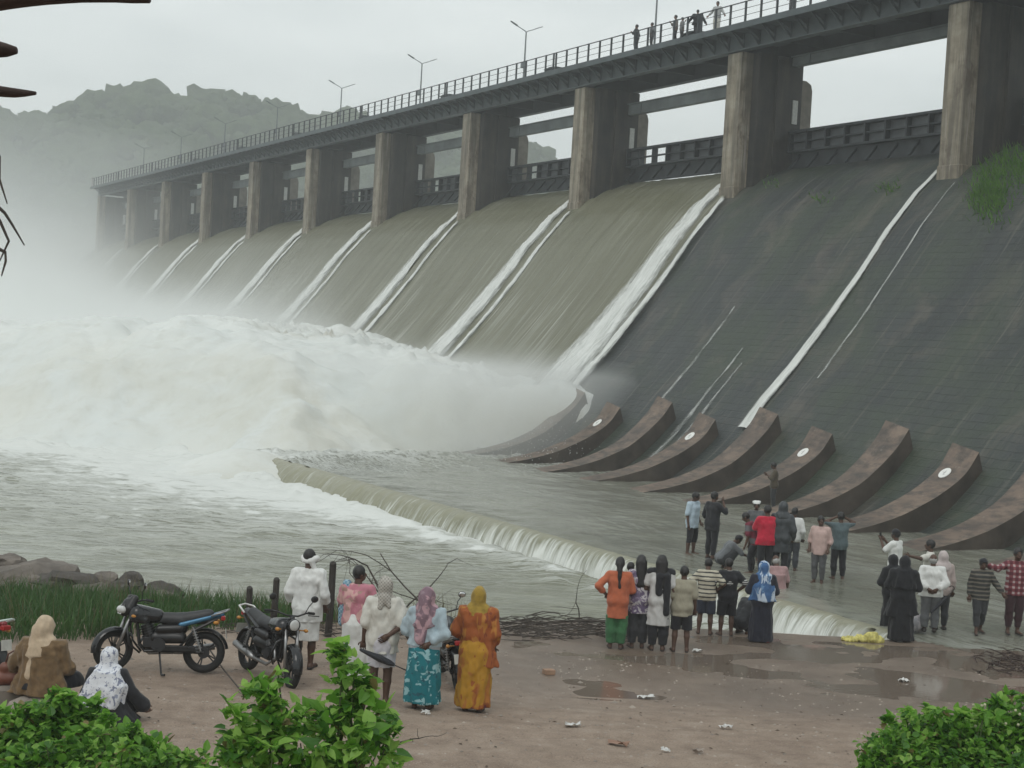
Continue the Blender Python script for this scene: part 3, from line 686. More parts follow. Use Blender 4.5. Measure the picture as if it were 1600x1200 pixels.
for kp in range(1, 10):
    rj = np.random.default_rng(kp); o = place_dam(jet(pk(kp) + .075, .03 * rj.uniform(.8, 1.4), rj.uniform(.16, .26), rj.uniform(.03, .09), 1.8, -13, .3, 3.1 * kp, wob=.002)); tag(o, 'white broken water down the spillway beside a pier', kind='stuff')
    o = place_dam(jet(pk(kp) - .02, .016, rj.uniform(.03, .06), rj.uniform(-.02, .005), -.2, -13, .24, 7.7 * kp, wob=.002)); tag(o, 'narrow white trail of water below a pier nose', kind='stuff')
o = place_dam(jet(.09, .012, .03, -.005, .6, -8.9, .10, 1.2, wob=.0011, low=-.14, dens=1.0)); tag(o, 'single narrow white stream down the dark masonry slope', kind='stuff')
o = place_dam(jet(-.03, .006, .010, -.02, -.2, -7.0, .05, 5.2, low=-.16, dens=.46)); tag(o, 'broken trickle of white water beside the narrow stream', kind='stuff')
for (k_, w0_, w1_, s_) in ((.55, -4.5, -9.5, 2.2), (.36, -6, -10.5, 4.4), (.31, -6.5, -10.8, 8.1)):
    o = place_dam(jet(k_, .008, .03, -.02, w0_, w1_, .05, s_, low=-.16, dens=.41)); tag(o, 'thin trickle on the wet masonry face', kind='stuff')

# ------------------------------------------------------------------ boil of white water at the foot of the spillway
nk, nw = 520, 230
kx = np.concatenate([np.linspace(.42, 4, 360)[:-1], np.linspace(4, 11.5, 161)]); nk = len(kx); wx = np.linspace(-62, -6.0, nw)
K, Wg = np.meshgrid(kx, wx, indexing='ij')
Hk = np.interp(K - .10 * (Wg + 10.5) / 1.0 * .85, [.6, .9, 1.17, 1.45, 1.7, 2.2, 2.5, 3.4, 4.4, 6, 8.7, 12], [3.2, 4.0, 3.8, 4.3, 4.5, 4.75, 5.4, 5.8, 5.1, 4.9, 4.7, 4.6])
fd = front_dist(K, Wg) + .9 * fbm(K * 4, Wg * .3, 2, 3); rw_ = np.interp(Wg, [-26, -18, -12, -9], [13, 10, 3.5, 2.0]); shape = sstep(-.08, 1.0, fd / rw_) ** .7; u_ = fd / rw_
lump = fbm(K * 3.0, Wg * .2, 1, 3, .5); bil = sum(np.abs(pnoise(K * 5 * 1.9 ** q + 5 * q, Wg * .36 * 1.9 ** q, 9 + q)) * .62 ** q for q in range(5)) - .55
fine = fbm(K * 30, Wg * 2.2, 12, 3, .6)
H_ = Hk * shape * (.92 + .16 * lump) + (.22 + .05 * Hk * shape) * bil * sstep(-.05, .15, u_) + .03 * fine * shape - .35 * (1 - sstep(-.1, .12, u_))
tx = (2.1 - K) / .8; churn = 0
for cx_, cy_, cr_, ca_ in ((378, 622, 3.0, 1.0), (470, 582, 2.4, .7), (560, 655, 2.2, .7), (200, 640, 3.0, .45), (300, 690, 3.5, .5), (520, 690, 4.0, .5)):
    cp = on_z(cx_, cy_, 2.2); ck, cw = to_dam(cp[0], cp[1]); churn = churn + ca_ * np.exp(-(((K - ck) * SP) ** 2 + ((Wg - cw) * SC) ** 2) / cr_ ** 2)
H_ = H_ + 1.9 * churn * sstep(.3, .8, shape) * (np.abs(fbm(K * 9, Wg * .7, 5, 5, .65)) - .25)
H_ = np.maximum(H_, 1.45 * np.exp(-(((K - .80) * SP) ** 2 / 3.0 ** 2 + ((Wg + 24.4) * SC) ** 2 / 2.6 ** 2)) * (.9 + .35 * lump) - .25)
crest = np.exp(-((Wg + 11.5) / 2.5) ** 2) * sstep(.7, 1.2, K); H_ = H_ + crest * .5 * np.maximum(0, fbm(K * 22, Wg * 1.4, 31, 4, .7))
t = NT('boiling_foam'); v = t.coord(); n = t.noise(v, .18, 6, .62, .5); n2 = t.noise(v, 1.2, 6, .7)
f = t.attr('foam'); c = t.ramp(n, [(.3, (.63, .66, .64)), (.7, (.75, .77, .74))])
c = t.mix(t.math('MULTIPLY', f, t.ramp(n, [(.35, 0.0), (.6, .8)])), c, (.36, .33, .22))
c = t.mix(t.math('MULTIPLY', t.ramp(n2, [(.5, 0.0), (.72, 1.0)]), .3), c, (.47, .46, .39)); t.base(c); t.set(Roughness=.9)
t.bump(n2, .2, .25); BOIL = t.m
boil = mesh_obj('white_water', np.stack([-K * SP, Wg * SC, POOL_Z + .1 + H_ * SC], -1).reshape(-1, 3), grid_faces(nk, nw, True), BOIL, smooth=True); place_dam(boil)
set_foam(boil, np.clip(1.3 * churn + .55 * np.exp(-((u_ - .35) / .4) ** 2) * sstep(3.2, 1.2, K), 0, 1)); tag(boil, 'huge boil of white water at the foot of the spillway', kind='stuff')
# flying droplets along the top and front of the boil
m = MB(); oct_v = [(1, 0, 0), (-1, 0, 0), (0, 1, 0), (0, -1, 0), (0, 0, 1), (0, 0, -1)]; oct_f = [(0, 2, 4), (2, 1, 4), (1, 3, 4), (3, 0, 4), (2, 0, 5), (1, 2, 5), (3, 1, 5), (0, 3, 5)]
dv, df = [], []
for i in range(2600):
    k = random.uniform(.55, 2.9) if i % 4 else random.uniform(.6, 1.15); wq = random.gauss(-13.5, 2.4)
    hk = float(np.interp(k, [.42, .6, .8, 1.0, 1.4, 1.9, 2.3, 2.9], [-.3, .8, 1.9, 2.9, 3.5, 4, 4.2, 4.4]))
    z = POOL_Z + hk * SC * random.uniform(.75, 1.06) + abs(random.gauss(0, .35)); r_ = random.uniform(.008, .028)
    n = len(dv); dv += [(-k * SP + a * r_, wq * SC + b * r_, z + c_ * r_) for a, b, c_ in oct_v]; df += [tuple(q + n for q in f_) for f_ in oct_f]
o = place_dam(mesh_obj('spray_drops', dv, df, WW)); tag(o, 'flying drops of spray over the boil', kind='stuff')
# ------------------------------------------------------------------ wooded rocky hill behind the dam
SIL = [(-420, 300), (-250, 235), (-120, 205), (0, 190), (40, 183), (70, 178), (100, 155), (150, 137), (180, 131), (215, 126), (260, 126), (285, 138), (300, 146), (318, 133), (345, 125), (390, 123), (412, 140), (440, 152), (480, 164), (540, 180), (600, 193), (660, 202), (724, 208), (790, 228), (860, 262), (930, 300), (1010, 360)]
sx = np.array([p[0] for p in SIL], float); sy = np.array([p[1] for p in SIL], float)
D_RIDGE = 390.0
LOWX = [-400, 0, 60, 120, 300, 420, 480, 560, 720, 1000]; LOWY = [24, 24, 36, 60, 61, 58, 46, 32, 26, 24]
def hill_point(px, t):
    """t 0 at the foot (near), 1 on the ridge, beyond 1 the back slope"""
    py = np.interp(px, sx, sy); top = at_depth(px, py + float(np.interp(px, LOWX, LOWY)), D_RIDGE)
    D = 215 + (D_RIDGE - 215) * t
    x = top[0] / D_RIDGE * D if t <= 1 else top[0] * (D / D_RIDGE)
    z0 = 3.0
    zz = z0 + (top[2] - z0) * (np.sin(min(t, 1) * math.pi / 2) ** 1.25 if t <= 1 else max(0, 1 - (t - 1) * 1.6))
    return np.array([x, D, zz])
nu, nv = 170, 70; P_ = []
for px in np.linspace(-420, 1010, nu):
    for t_ in np.linspace(0, 1.5, nv):
        p = hill_point(px, t_); p[2] += 1.6 * float(fbm(p[0] * .05, p[1] * .05, 2, 4)) * min(1, 3 * t_) - (1 if t_ == 0 else 0); P_.append(p)
P_ = np.array(P_)
t = NT('hill_ground'); v = t.coord(); n = t.noise(v, .05, 6, .65); t.base(t.ramp(n, [(.35, (.035, .05, .022)), (.55, (.06, .075, .035)), (.7, (.16, .14, .11))])); t.set(Roughness=1.0); HILLM = t.m
hill = mesh_obj('hill', P_, grid_faces(nu, nv), HILLM, smooth=True); tag(hill, 'rocky wooded hill behind the dam', kind='structure')
# tree crowns covering it: clumped leafy masses, joined
def ico(sub):
    import bmesh
    bm = bmesh.new(); bmesh.ops.create_icosphere(bm, subdivisions=sub, radius=1); v_ = np.array([v.co[:] for v in bm.verts]); f_ = [[q.index for q in f.verts] for f in bm.faces]; bm.free(); return v_, np.array(f_)
IV, IF = ico(2); IV3, IF3 = ico(3)
allv, allf, n0 = [], [], 0
rg = np.random.default_rng(5)
for i in range(1900):
    px = rg.uniform(-300, 860); t_ = rg.uniform(.04, 1.06) if i % 5 else rg.uniform(.93, 1.03)
    p = hill_point(px, t_)
    if pnoise(p[0] * .03, p[1] * .03, 9.0) > .42 and t_ < .93: continue
    r_ = rg.uniform(1.7, 4.4) * (1.25 if t_ < .8 else .6); s_ = r_ * np.array([1, 1, rg.uniform(.65, 1.0)])
    j = 1 + .42 * rg.normal(size=(len(IV), 1)) * .6
    nq = rg.uniform(0, 60); j = (1 + .42 * fbm(IV3[:, 0] * 1.3 + nq, IV3[:, 1] * 1.3, IV3[:, 2] * 1.3, 2) + .12 * rg.normal(size=len(IV3)))[:, None]
    allv.append(IV3 * j * s_ + p + np.array([0, 0, r_ * .45])); allf.append(IF3 + n0); n0 += len(IV3)
t = NT('hill_foliage'); v = t.coord(); n = t.noise(v, .12, 3); n2 = t.noise(v, .9, 5, .7); t.base(t.mix(.5, t.ramp(n, [(.3, (.016, .038, .012)), (.7, (.08, .125, .042))]), t.ramp(n2, [(.35, (.02, .035, .014)), (.65, (.09, .12, .05))]))); t.set(Roughness=1.0); t.bump(n2, 1.0, 1.0)
fo = mesh_obj('forest', np.concatenate(allv), np.concatenate(allf), t.m, smooth=True); tag(fo, 'scrub and trees covering the hill', kind='stuff')
# boulders on the crest
BOULD = simple('boulder_rock', (.2, .175, .15), .9, scale=.3, var=.35, bump=.4)
def rock_mesh(name, seed, mat, flat=1.0, parent=None):
    v_ = IV3 * np.array([1, 1, flat]); d_ = 1 + .28 * fbm(IV3[:, 0] * .9 + seed, IV3[:, 1] * .9, IV3[:, 2] * .9 + seed, 3) + .2 * np.sign(pnoise(IV3[:, 0] * 1.4 + seed, IV3[:, 1] * 1.4, IV3[:, 2] * 1.4)) * .35
    return mesh_obj(name, v_ * d_[:, None], IF3, mat, parent, smooth=False)
bspots = [(104, 3, 3.6), (128, 5, 4.2), (160, 2, 4.6), (185, 2, 5.0), (150, 14, 5.5), (215, 4, 4.0), (285, 14, 4.0), (275, 6, 3.0), (345, 8, 3.4), (385, 6, 3.8), (300, 22, 3.4), (400, 30, 6.0), (440, 42, 7.5), (455, 70, 6.0), (185, 46, 7.0), (245, 60, 8.5), (470, 34, 4.5), (100, 24, 4.2)]
protos = []; bord = sorted(range(len(bspots)), key=lambda q: bspots[q][0])
for i, (px, dpy, r_) in enumerate(bspots):
    if i < 5: o = rock_mesh('boulder', 3.3 * i, BOULD, .85); protos.append(o)
    else: o = link_copy(protos[i % 5])
    o.data.polygons.foreach_set('use_smooth', np.ones(len(o.data.polygons), dtype=bool))
    p = at_depth(px, float(np.interp(px, sx, sy)) + dpy + 36, D_RIDGE - 4 - dpy * .9)
    o.location = tuple(p - np.array([0, 0, r_ * .3])); o.scale = (r_ * .7, r_ * .7, r_ * random.uniform(.55, .75)); o.rotation_euler = (0, 0, i * 1.3)
    tag(o, f'rounded grey boulder among the trees of the hill, {ORD[bord.index(i)]} counted from the left', 'boulder', 'boulders among the trees on the hill')

# ------------------------------------------------------------------ air: thin haze over everything, spray mist over the falls
hz = MB(); hz.box((-420, -30, -3.6), (420, 560, 78))
t = NT('haze_air'); t.t.nodes.remove(t.b); pv = t.n('VolumePrincipled'); pv.inputs['Color'].default_value = (.93, .96, .97, 1); pv.inputs['Density'].default_value = .0011; pv.inputs['Anisotropy'].default_value = .2
t.l(pv.outputs[0], t.out.inputs['Volume']); ho = hz.build('haze', t.m); tag(ho, 'pale rain haze', kind='stuff'); fix_normals(ho)

# spray mist: hull following the boil and drifting up over the far bays
def mist(name, kx, wf, wb, ztop, zbot, dens, label, fall, nscale, seed):
    m_ = []; n = len(kx)
    for i in range(n):
        k = kx[i]
        m_.append([DL(k, wf[i], 0)[:2] + (zbot,), DL(k, wf[i] + 1.0, 0)[:2] + (zbot + (ztop[i] - zbot) * .75,), DL(k, .5 * (wf[i] + wb[i]), 0)[:2] + (ztop[i],), DL(k, wb[i] - 1.0, 0)[:2] + (zbot + (ztop[i] - zbot) * .92,), DL(k, wb[i], 0)[:2] + (zbot,)])
    vs = [q for r_ in m_ for q in r_]; fs = []
    for i in range(n - 1):
        for j in range(5): j2 = (j + 1) % 5; fs.append((i * 5 + j, i * 5 + j2, i * 5 + 5 + j2, i * 5 + 5 + j))
    fs += [tuple(range(5)), tuple(range((n - 1) * 5, n * 5))]
    t = NT(name + '_air'); t.t.nodes.remove(t.b); v = t.coord((1, 1, 1))
    sp = t.n('SeparateXYZ'); t.l(v, sp.inputs[0])
    nn = t.noise(v, nscale, 4, .6, .3)
    # height falloff, growing with distance along the dam (x is minus k)
    far_ = t.math('MULTIPLY', sp.outputs[0], -1.0 / SP)                       # k
    kf = t.n('MapRange'); kf.interpolation_type = 'SMOOTHSTEP'; t.l(far_, kf.inputs['Value']); kf.inputs['From Min'].default_value = fall[0]; kf.inputs['From Max'].default_value = fall[1]; kf.inputs['To Min'].default_value = 0; kf.inputs['To Max'].default_value = 1
    hh = t.math('ADD', fall[2], t.math('MULTIPLY', kf.outputs[0], fall[3]))   # scale height
    rel = t.math('DIVIDE', t.math('SUBTRACT', sp.outputs[2], fall[4]), hh)
    fz = t.math('EXPONENT', t.math('MULTIPLY', t.math('MAXIMUM', rel, 0.0), -1.0))
    nz_ = t.n('MapRange'); nz_.interpolation_type = 'SMOOTHSTEP'; t.l(t.math('ADD', nn, t.math('MULTIPLY', fz, .28)), nz_.inputs['Value']); nz_.inputs['From Min'].default_value = .42; nz_.inputs['From Max'].default_value = .78
    d_ = t.math('MULTIPLY', t.math('MULTIPLY', t.math('MULTIPLY', fz, nz_.outputs[0]), t.math('ADD', fall[5], kf.outputs[0])), dens)
    # fade towards the hull
    ed = t.n('MapRange'); ed.interpolation_type = 'SMOOTHSTEP'; t.l(sp.outputs[1], ed.inputs['Value']); ed.inputs['From Min'].default_value = min(wf) * SC + 1; ed.inputs['From Max'].default_value = min(wf) * SC + 14
    d_ = t.math('MULTIPLY', d_, ed.outputs[0])
    pv = t.n('VolumePrincipled'); pv.inputs['Color'].default_value = (.945, .955, .945, 1); pv.inputs['Anisotropy'].default_value = .1; t.l(d_, pv.inputs['Density'])
    t.l(pv.outputs[0], t.out.inputs['Volume'])
    o = place_dam(mesh_obj(name, vs, fs, t.m)); fix_normals(o); tag(o, label, kind='stuff'); return o
mist('spray_mist', [.7, 1.5, 2.5, 4, 6, 9, 13, 16], [-16, -20, -24, -30, -38, -46, -56, -60], [-7, -6, -4, -1, 1, 4, 8, 10], [4.5, 6, 8, 12, 17, 24, 28, 30], POOL_Z - .3, .55,
     'white spray drifting up from the boil', (1.2, 7.0, .9, 1.5, 3.4, .3), .045, 1)
mist('far_spray_mist', [4.6, 6, 8, 10.5, 14, 18], [-30, -32, -34, -36, -40, -44], [1, 2, 4, 8, 12, 14], [12, 20, 28, 32, 34, 30], POOL_Z - .3, .3,
     'mist swallowing the far end of the dam', (4.8, 9.5, 3.0, 3.5, 3.5, .0), .017, 2)

# drifting mist between the dam and the hill
bx = MB(); bx.box((-175, 205, -1.1), (75, 240, 74))
t = NT('drift_air'); t.t.nodes.remove(t.b); v = t.coord(); sp = t.n('SeparateXYZ'); t.l(v, sp.inputs[0])
d_ = t.math('MULTIPLY', t.math('EXPONENT', t.math('MULTIPLY', sp.outputs[2], -1 / 26.0)), .021)
for ax_, a0, a1 in ((0, 72, 20), (0, -174, -150), (2, 73, 55)):
    mr = t.n('MapRange'); mr.interpolation_type = 'SMOOTHSTEP'; t.l(sp.outputs[ax_], mr.inputs['Value']); mr.inputs['From Min'].default_value = min(a0, a1); mr.inputs['From Max'].default_value = max(a0, a1)
    mr.inputs['To Min'].default_value = 0 if a0 < a1 else 1; mr.inputs['To Max'].default_value = 1 if a0 < a1 else 0; d_ = t.math('MULTIPLY', d_, mr.outputs[0])
pv = t.n('VolumePrincipled'); pv.inputs['Color'].default_value = (.95, .97, .97, 1); pv.inputs['Anisotropy'].default_value = .2; t.l(d_, pv.inputs['Density']); t.l(pv.outputs[0], t.out.inputs['Volume'])
o = bx.build('drifting_mist', t.m); fix_normals(o); tag(o, 'thin mist drifting in front of the hill', kind='stuff')
# ================================================================== FIGURES (smooth-blended distance fields turned into one mesh per body / garment)
def _sm(a, b, k):
    h = np.clip(.5 + .5 * (b - a) / k, 0, 1); return b * (1 - h) + a * h - k * h * (1 - h)
def surface_nets(D, org, hc):
    S = D < 0
    c = [(0,0,0),(1,0,0),(0,1,0),(1,1,0),(0,0,1),(1,0,1),(0,1,1),(1,1,1)]
    nx, ny, nz = D.shape; sl = lambda a, o: a[o[0]:nx-1+o[0], o[1]:ny-1+o[1], o[2]:nz-1+o[2]]
    cnt = sum(sl(S, o).astype(np.int8) for o in c); act = (cnt > 0) & (cnt < 8)
    I = np.argwhere(act); 
    if len(I) == 0: return np.zeros((0, 3)), np.zeros((0, 4), int)
    vals = np.stack([D[I[:, 0] + o[0], I[:, 1] + o[1], I[:, 2] + o[2]] for o in c], 1)
    acc = np.zeros((len(I), 3)); n = np.zeros(len(I))
    for a in range(8):
        for b in range(a + 1, 8):
            if sum(abs(c[a][q] - c[b][q]) for q in range(3)) != 1: continue
            m = (vals[:, a] < 0) != (vals[:, b] < 0); t = vals[:, a] / (vals[:, a] - vals[:, b] + 1e-12)
            p = np.array(c[a])[None] + t[:, None] * (np.array(c[b]) - np.array(c[a]))[None]
            acc += np.where(m[:, None], p, 0); n += m
    V = (I + acc / n[:, None]) * hc + org
    idx = -np.ones(act.shape, int); idx[I[:, 0], I[:, 1], I[:, 2]] = np.arange(len(I)); F = []
    for ax in range(3):
        o1, o2 = [(1, 2), (2, 0), (0, 1)][ax]
        lo = [slice(None)] * 3; hi = [slice(None)] * 3; lo[ax] = slice(0, -1); hi[ax] = slice(1, None)
        ch = S[tuple(lo)] != S[tuple(hi)]; E = np.argwhere(ch)
        E = E[(E[:, o1] > 0) & (E[:, o2] > 0) & (E[:, o1] < D.shape[o1] - 1) & (E[:, o2] < D.shape[o2] - 1)]
        q = []
        for d1, d2 in ((0, 0), (1, 0), (1, 1), (0, 1)):
            C_ = E.copy(); C_[:, o1] -= d1; C_[:, o2] -= d2; q.append(idx[C_[:, 0], C_[:, 1], C_[:, 2]])
        q = np.stack(q, 1); ins = S[E[:, 0], E[:, 1], E[:, 2]]
        q[~ins] = q[~ins][:, ::-1]; F.append(q)
    F = np.concatenate(F); return V, F[(F >= 0).all(1)]
def field_mesh(prims, hc, k=.02, clips=(), subs=(), wrinkle=0.0, wf=9.0, seed=0.0):
    """prims in metres; clips: (normal, offset) keep n.p<offset ; subs: prims carved away"""
    bb = []
    for p in prims:
        if p[0] == 'c': a, b = np.array(p[1]), np.array(p[2]); r = max(p[3], p[4]); bb.append((np.minimum(a, b) - r, np.maximum(a, b) + r))
        elif p[0] == 'e': r = max(p[2]); bb.append((np.array(p[1]) - r, np.array(p[1]) + r))
        else:
            q = np.array(p[1]); m = 1.25; bb.append((np.array([(q[:, 3] - q[:, 1] * m).min(), (q[:, 4] - q[:, 2] * m).min(), q[:, 0].min()]), np.array([(q[:, 3] + q[:, 1] * m).max(), (q[:, 4] + q[:, 2] * m).max(), q[:, 0].max()])))
    lo = np.min([b[0] for b in bb], 0) - 3 * hc - .02; hi = np.max([b[1] for b in bb], 0) + 3 * hc + .02
    n = np.ceil((hi - lo) / hc).astype(int) + 1
    ax = [lo[i] + hc * np.arange(n[i]) for i in range(3)]
    D = np.full(tuple(n), .12)
    def ev(p, X, Y, Z):
        if p[0] == 'c':
            a, b = np.array(p[1], float), np.array(p[2], float); ab = b - a; L2 = ab @ ab + 1e-12
            t = np.clip(((X - a[0]) * ab[0] + (Y - a[1]) * ab[1] + (Z - a[2]) * ab[2]) / L2, 0, 1)
            return np.sqrt((X - a[0] - t * ab[0]) ** 2 + (Y - a[1] - t * ab[1]) ** 2 + (Z - a[2] - t * ab[2]) ** 2) - (p[3] + (p[4] - p[3]) * t)
        if p[0] == 'e':
            c, r = p[1], p[2]; x, y, z = (X - c[0]) / r[0], (Y - c[1]) / r[1], (Z - c[2]) / r[2]
            k0 = np.sqrt(x * x + y * y + z * z); k1 = np.sqrt((x / r[0]) ** 2 + (y / r[1]) ** 2 + (z / r[2]) ** 2) + 1e-9
            return k0 * (k0 - 1) / k1
        q = np.array(p[1]); q = q[np.argsort(q[:, 0])]; nf, am, sd_ = p[2], p[3], p[4]
        g = [np.interp(Z, q[:, 0], q[:, i]) for i in range(1, 5)]
        x, y = (X - g[2]) / g[0], (Y - g[3]) / g[1]; th = np.arctan2(y, x)
        zr = (Z - q[0, 0]) / (q[-1, 0] - q[0, 0])
        f = 1 + am * (1 - zr) * (np.sin(nf * th + sd_ + 2.0 * np.sin(Z * 5 + sd_)) + .5 * np.sin((nf * 2 + 1) * th - sd_))
        d = (np.sqrt(x * x + y * y) - f) * np.minimum(g[0], g[1]) * .9
        return np.maximum(d, np.maximum(q[0, 0] - Z, Z - q[-1, 0]))
    for p, (b0, b1) in zip(prims, bb):
        i0 = np.maximum(((b0 - .06 - lo) / hc).astype(int), 0); i1 = np.minimum(((b1 + .06 - lo) / hc).astype(int) + 2, n)
        s = tuple(slice(i0[i], i1[i]) for i in range(3))
        X, Y, Z = np.meshgrid(ax[0][s[0]], ax[1][s[1]], ax[2][s[2]], indexing='ij', sparse=True)
        D[s] = _sm(D[s], ev(p, X, Y, Z), k)
    X, Y, Z = np.meshgrid(*ax, indexing='ij', sparse=True)
    if wrinkle:
        m = np.abs(D) < .06; ii = np.argwhere(m); x, y, z = ax[0][ii[:, 0]], ax[1][ii[:, 1]], ax[2][ii[:, 2]]
        D[m] += -.55 * wrinkle + wrinkle * (pnoise(x * wf + seed, y * wf, z * wf * .45) + .5 * pnoise(x * wf * 2.2, y * wf * 2.2 + seed, z * wf * 1.1))
    for (nx_, ny_, nz_), off in clips: D = np.maximum(D, X * nx_ + Y * ny_ + Z * nz_ - off)
    for p in subs: D = np.maximum(D, -ev(p, X, Y, Z))
    return surface_nets(D, lo, hc)

ARMS = {  # elbow, hand offsets from the shoulder (x outwards, y forwards, z up), fractions of height
    'down': ((.035, -.015, -.165), (.045, .02, -.315)), 'relaxed': ((.05, -.03, -.16), (.035, .06, -.29)),
    'front': ((.03, .07, -.14), (-.055, .16, -.07)), 'phone': ((.03, .10, -.10), (-.05, .20, .03)), 'face': ((.06, .09, -.09), (-.05, .13, .06)),
    'belly': ((.055, .02, -.16), (-.07, .11, -.19)), 'hips': ((.12, -.05, -.12), (.03, .01, -.22)), 'back': ((.06, -.06, -.155), (-.06, -.10, -.24)),
    'crossed': ((.05, .03, -.15), (-.10, .11, -.12)), 'headtop': ((.11, .04, .05), (-.045, .02, .125)), 'out': ((.13, .05, -.04), (.28, .08, -.02)),
    'point': ((.10, .11, -.03), (.17, .26, .0)), 'knee': ((.05, .12, -.12), (.0, .22, -.16)), 'hug': ((.13, .03, -.05), (.24, .02, -.03)), 'reach': ((.06, .1, -.12), (.03, .24, -.18)), 'wide': ((.09, .0, -.14), (.17, .06, -.25))}
def skeleton(h, pose):
    lean, hy, hp = R(pose.get('lean', 0)), R(pose.get('head_yaw', 0)), R(pose.get('head_pitch', 0)); st = pose.get('stance', .055)
    legs = pose.get('legs', 'stand'); b = pose.get('build', 1.0)
    P = {'stand': (0, 0, .52), 'walk': (0, 0, .515), 'squat': (0, -.07, .16), 'sit': (0, 0, .075), 'bent': (0, -.06, .50)}[legs]; P = np.array(P, float)
    def rot(v, a): v = np.array(v, float); return np.array([v[0], v[1] * math.cos(a) + v[2] * math.sin(a), -v[1] * math.sin(a) + v[2] * math.cos(a)])
    J = {'P': P, 'lean': lean, 'b': b}
    J['up'] = lambda x, y, z: (P + rot((x * b, y, z), lean)) * h
    J['neck'] = P + rot((0, 0, .318), lean); ha = lean * .6 + hp
    J['head'] = J['neck'] + rot((0, .012, .094), ha); J['ha'] = ha; J['hy'] = hy; head0 = J['head'].copy()
    def hd(x, y, z):
        x, y = x * math.cos(hy) - y * math.sin(hy), x * math.sin(hy) + y * math.cos(hy)
        return (head0 + rot((x, y, z), ha)) * h
    J['hd'] = hd
    for s, nm in ((-1, 'L'), (1, 'R')):
        sh = P + rot((s * .102 * b, 0, .283), lean); J['sh' + nm] = sh
        e, w = ARMS[pose.get('arm' + nm, 'down')]
        J['el' + nm] = sh + np.array([s * e[0], e[1], e[2]]); J['wr' + nm] = sh + np.array([s * w[0], w[1], w[2]])
        J['hip' + nm] = P + np.array([s * .05 * b, 0, -.015])
        if legs == 'stand' or legs == 'bent': kn, an = (s * (st * .5 + .03), .012, .275), (s * st, -.012, .045)
        elif legs == 'walk': f = s * pose.get('step', 1); kn, an = (s * .045, .05 if f > 0 else .01, .28), (s * .05, .085 if f > 0 else -.1, .045)
        elif legs == 'squat': kn, an = (s * .10, .13, .285), (s * .075, .0, .045)
        else: kn, an = (s * .17, .16, .085), (-s * .02, .19 + .03 * s, .045)
        J['kn' + nm] = np.array(kn); J['an' + nm] = np.array(an); J['to' + nm] = np.array(an) + (np.array([s * .02, .09, -.028]) if legs != 'sit' else np.array([-s * .06, .03, -.02]))
    for q in list(J):
        if isinstance(J[q], np.ndarray) : J[q] = J[q] * h
    J['h'] = h
    return J
def torso(J, e=0.0, low=True):
    h, u = J['h'], J['up']; c = lambda a, b, r, r2=None: ('c', a, b, r * h + e, (r2 or r) * h + e)
    L_ = [c(u(-.085, -.005, .285), u(.085, -.005, .285), .036), c(u(-.05, 0, .225), u(.05, 0, .225), .062), c(u(-.036, .004, .12), u(.036, .004, .12), .058), c(u(-.05, 0, .225), u(-.036, .004, .12), .06), c(u(.05, 0, .225), u(.036, .004, .12), .06)]
    if low: L_ += [c(u(-.042, -.008, .01), u(.042, -.008, .01), .068), c(u(-.036, 0, .12), u(-.042, -.008, .01), .06, .066), c(u(.036, 0, .12), u(.042, -.008, .01), .06, .066)]
    return L_
def arms(J, e=0.0, frac=1.0, taper=True, sides='LR', flare=0.0):
    h = J['h']; o = []
    for s in sides:
        sh, el, wr = J['sh' + s], J['el' + s], J['wr' + s]
        f = min(1, frac * 2); p = sh + (el - sh) * f; o.append(('c', sh, p, .034 * h + e, (.034 - .008 * f) * h + e + flare * (frac <= .5)))
        if frac > .5:
            f = (frac - .5) * 2; o.append(('c', el, el + (wr - el) * f, .026 * h + e, (.026 - .009 * f) * h + e + flare))
    return o
def legs_(J, e=0.0, sides='LR'):
    h = J['h']; o = []
    for s in sides: o += [('c', J['hip' + s], J['kn' + s], .056 * h + e, .037 * h + e), ('c', J['kn' + s] + np.array([0, -.006 * h, -.01 * h]), J['kn' + s] * .6 + J['an' + s] * .4 + np.array([0, -.01 * h, 0]), .034 * h + e, .034 * h + e), ('c', J['kn' + s] * .6 + J['an' + s] * .4 + np.array([0, -.01 * h, 0]), J['an' + s], .034 * h + e, .021 * h + e)]
    return o
def hand_geo(w, d, side, size, curl=.5):
    """palm with four unequal bent fingers and a thumb leaving the side of the palm"""
    d = d / (np.linalg.norm(d) + 1e-9); a = np.cross(d, (0, 1, .2)); a /= np.linalg.norm(a) + 1e-9; nrm = np.cross(a, d)
    m = MB(); P = lambda u_, v_, t_: w + d * u_ * size + a * v_ * size + nrm * t_ * size
    vs = [P(u_, v_ * wd, t_ * .09) for u_, wd in ((-.05, .16), (.2, .24), (.52, .26)) for v_, t_ in ((-1, -1), (1, -1), (1, 1), (-1, 1))]
    m.add(vs, [(3, 2, 1, 0), (8, 9, 10, 11)] + [(r * 4 + i, r * 4 + (i + 1) % 4, r * 4 + 4 + (i + 1) % 4, r * 4 + 4 + i) for r in (0, 1) for i in range(4)])
    for v_, ln in ((-.2, .34), (-.07, .42), (.07, .45), (.2, .4)):
        b = P(.48, v_, 0); k1 = b + (d * math.cos(curl * .6) + nrm * math.sin(curl * .6)) * ln * .5 * size; k2 = k1 + (d * math.cos(curl * 1.6) + nrm * math.sin(curl * 1.6)) * ln * .5 * size
        m.tube([b, k1, k2], [.055 * size, .05 * size, .04 * size], 5)
    th = -1 if side == 'L' else 1
    b = P(.12, .2 * th, .02); k1 = b + (d * .6 + a * .6 * th + nrm * .3) * .26 * size; k2 = k1 + (d * .9 + a * .1 * th + nrm * .35) * .2 * size
    m.tube([b, k1, k2], [.07 * size, .06 * size, .045 * size], 5); return m
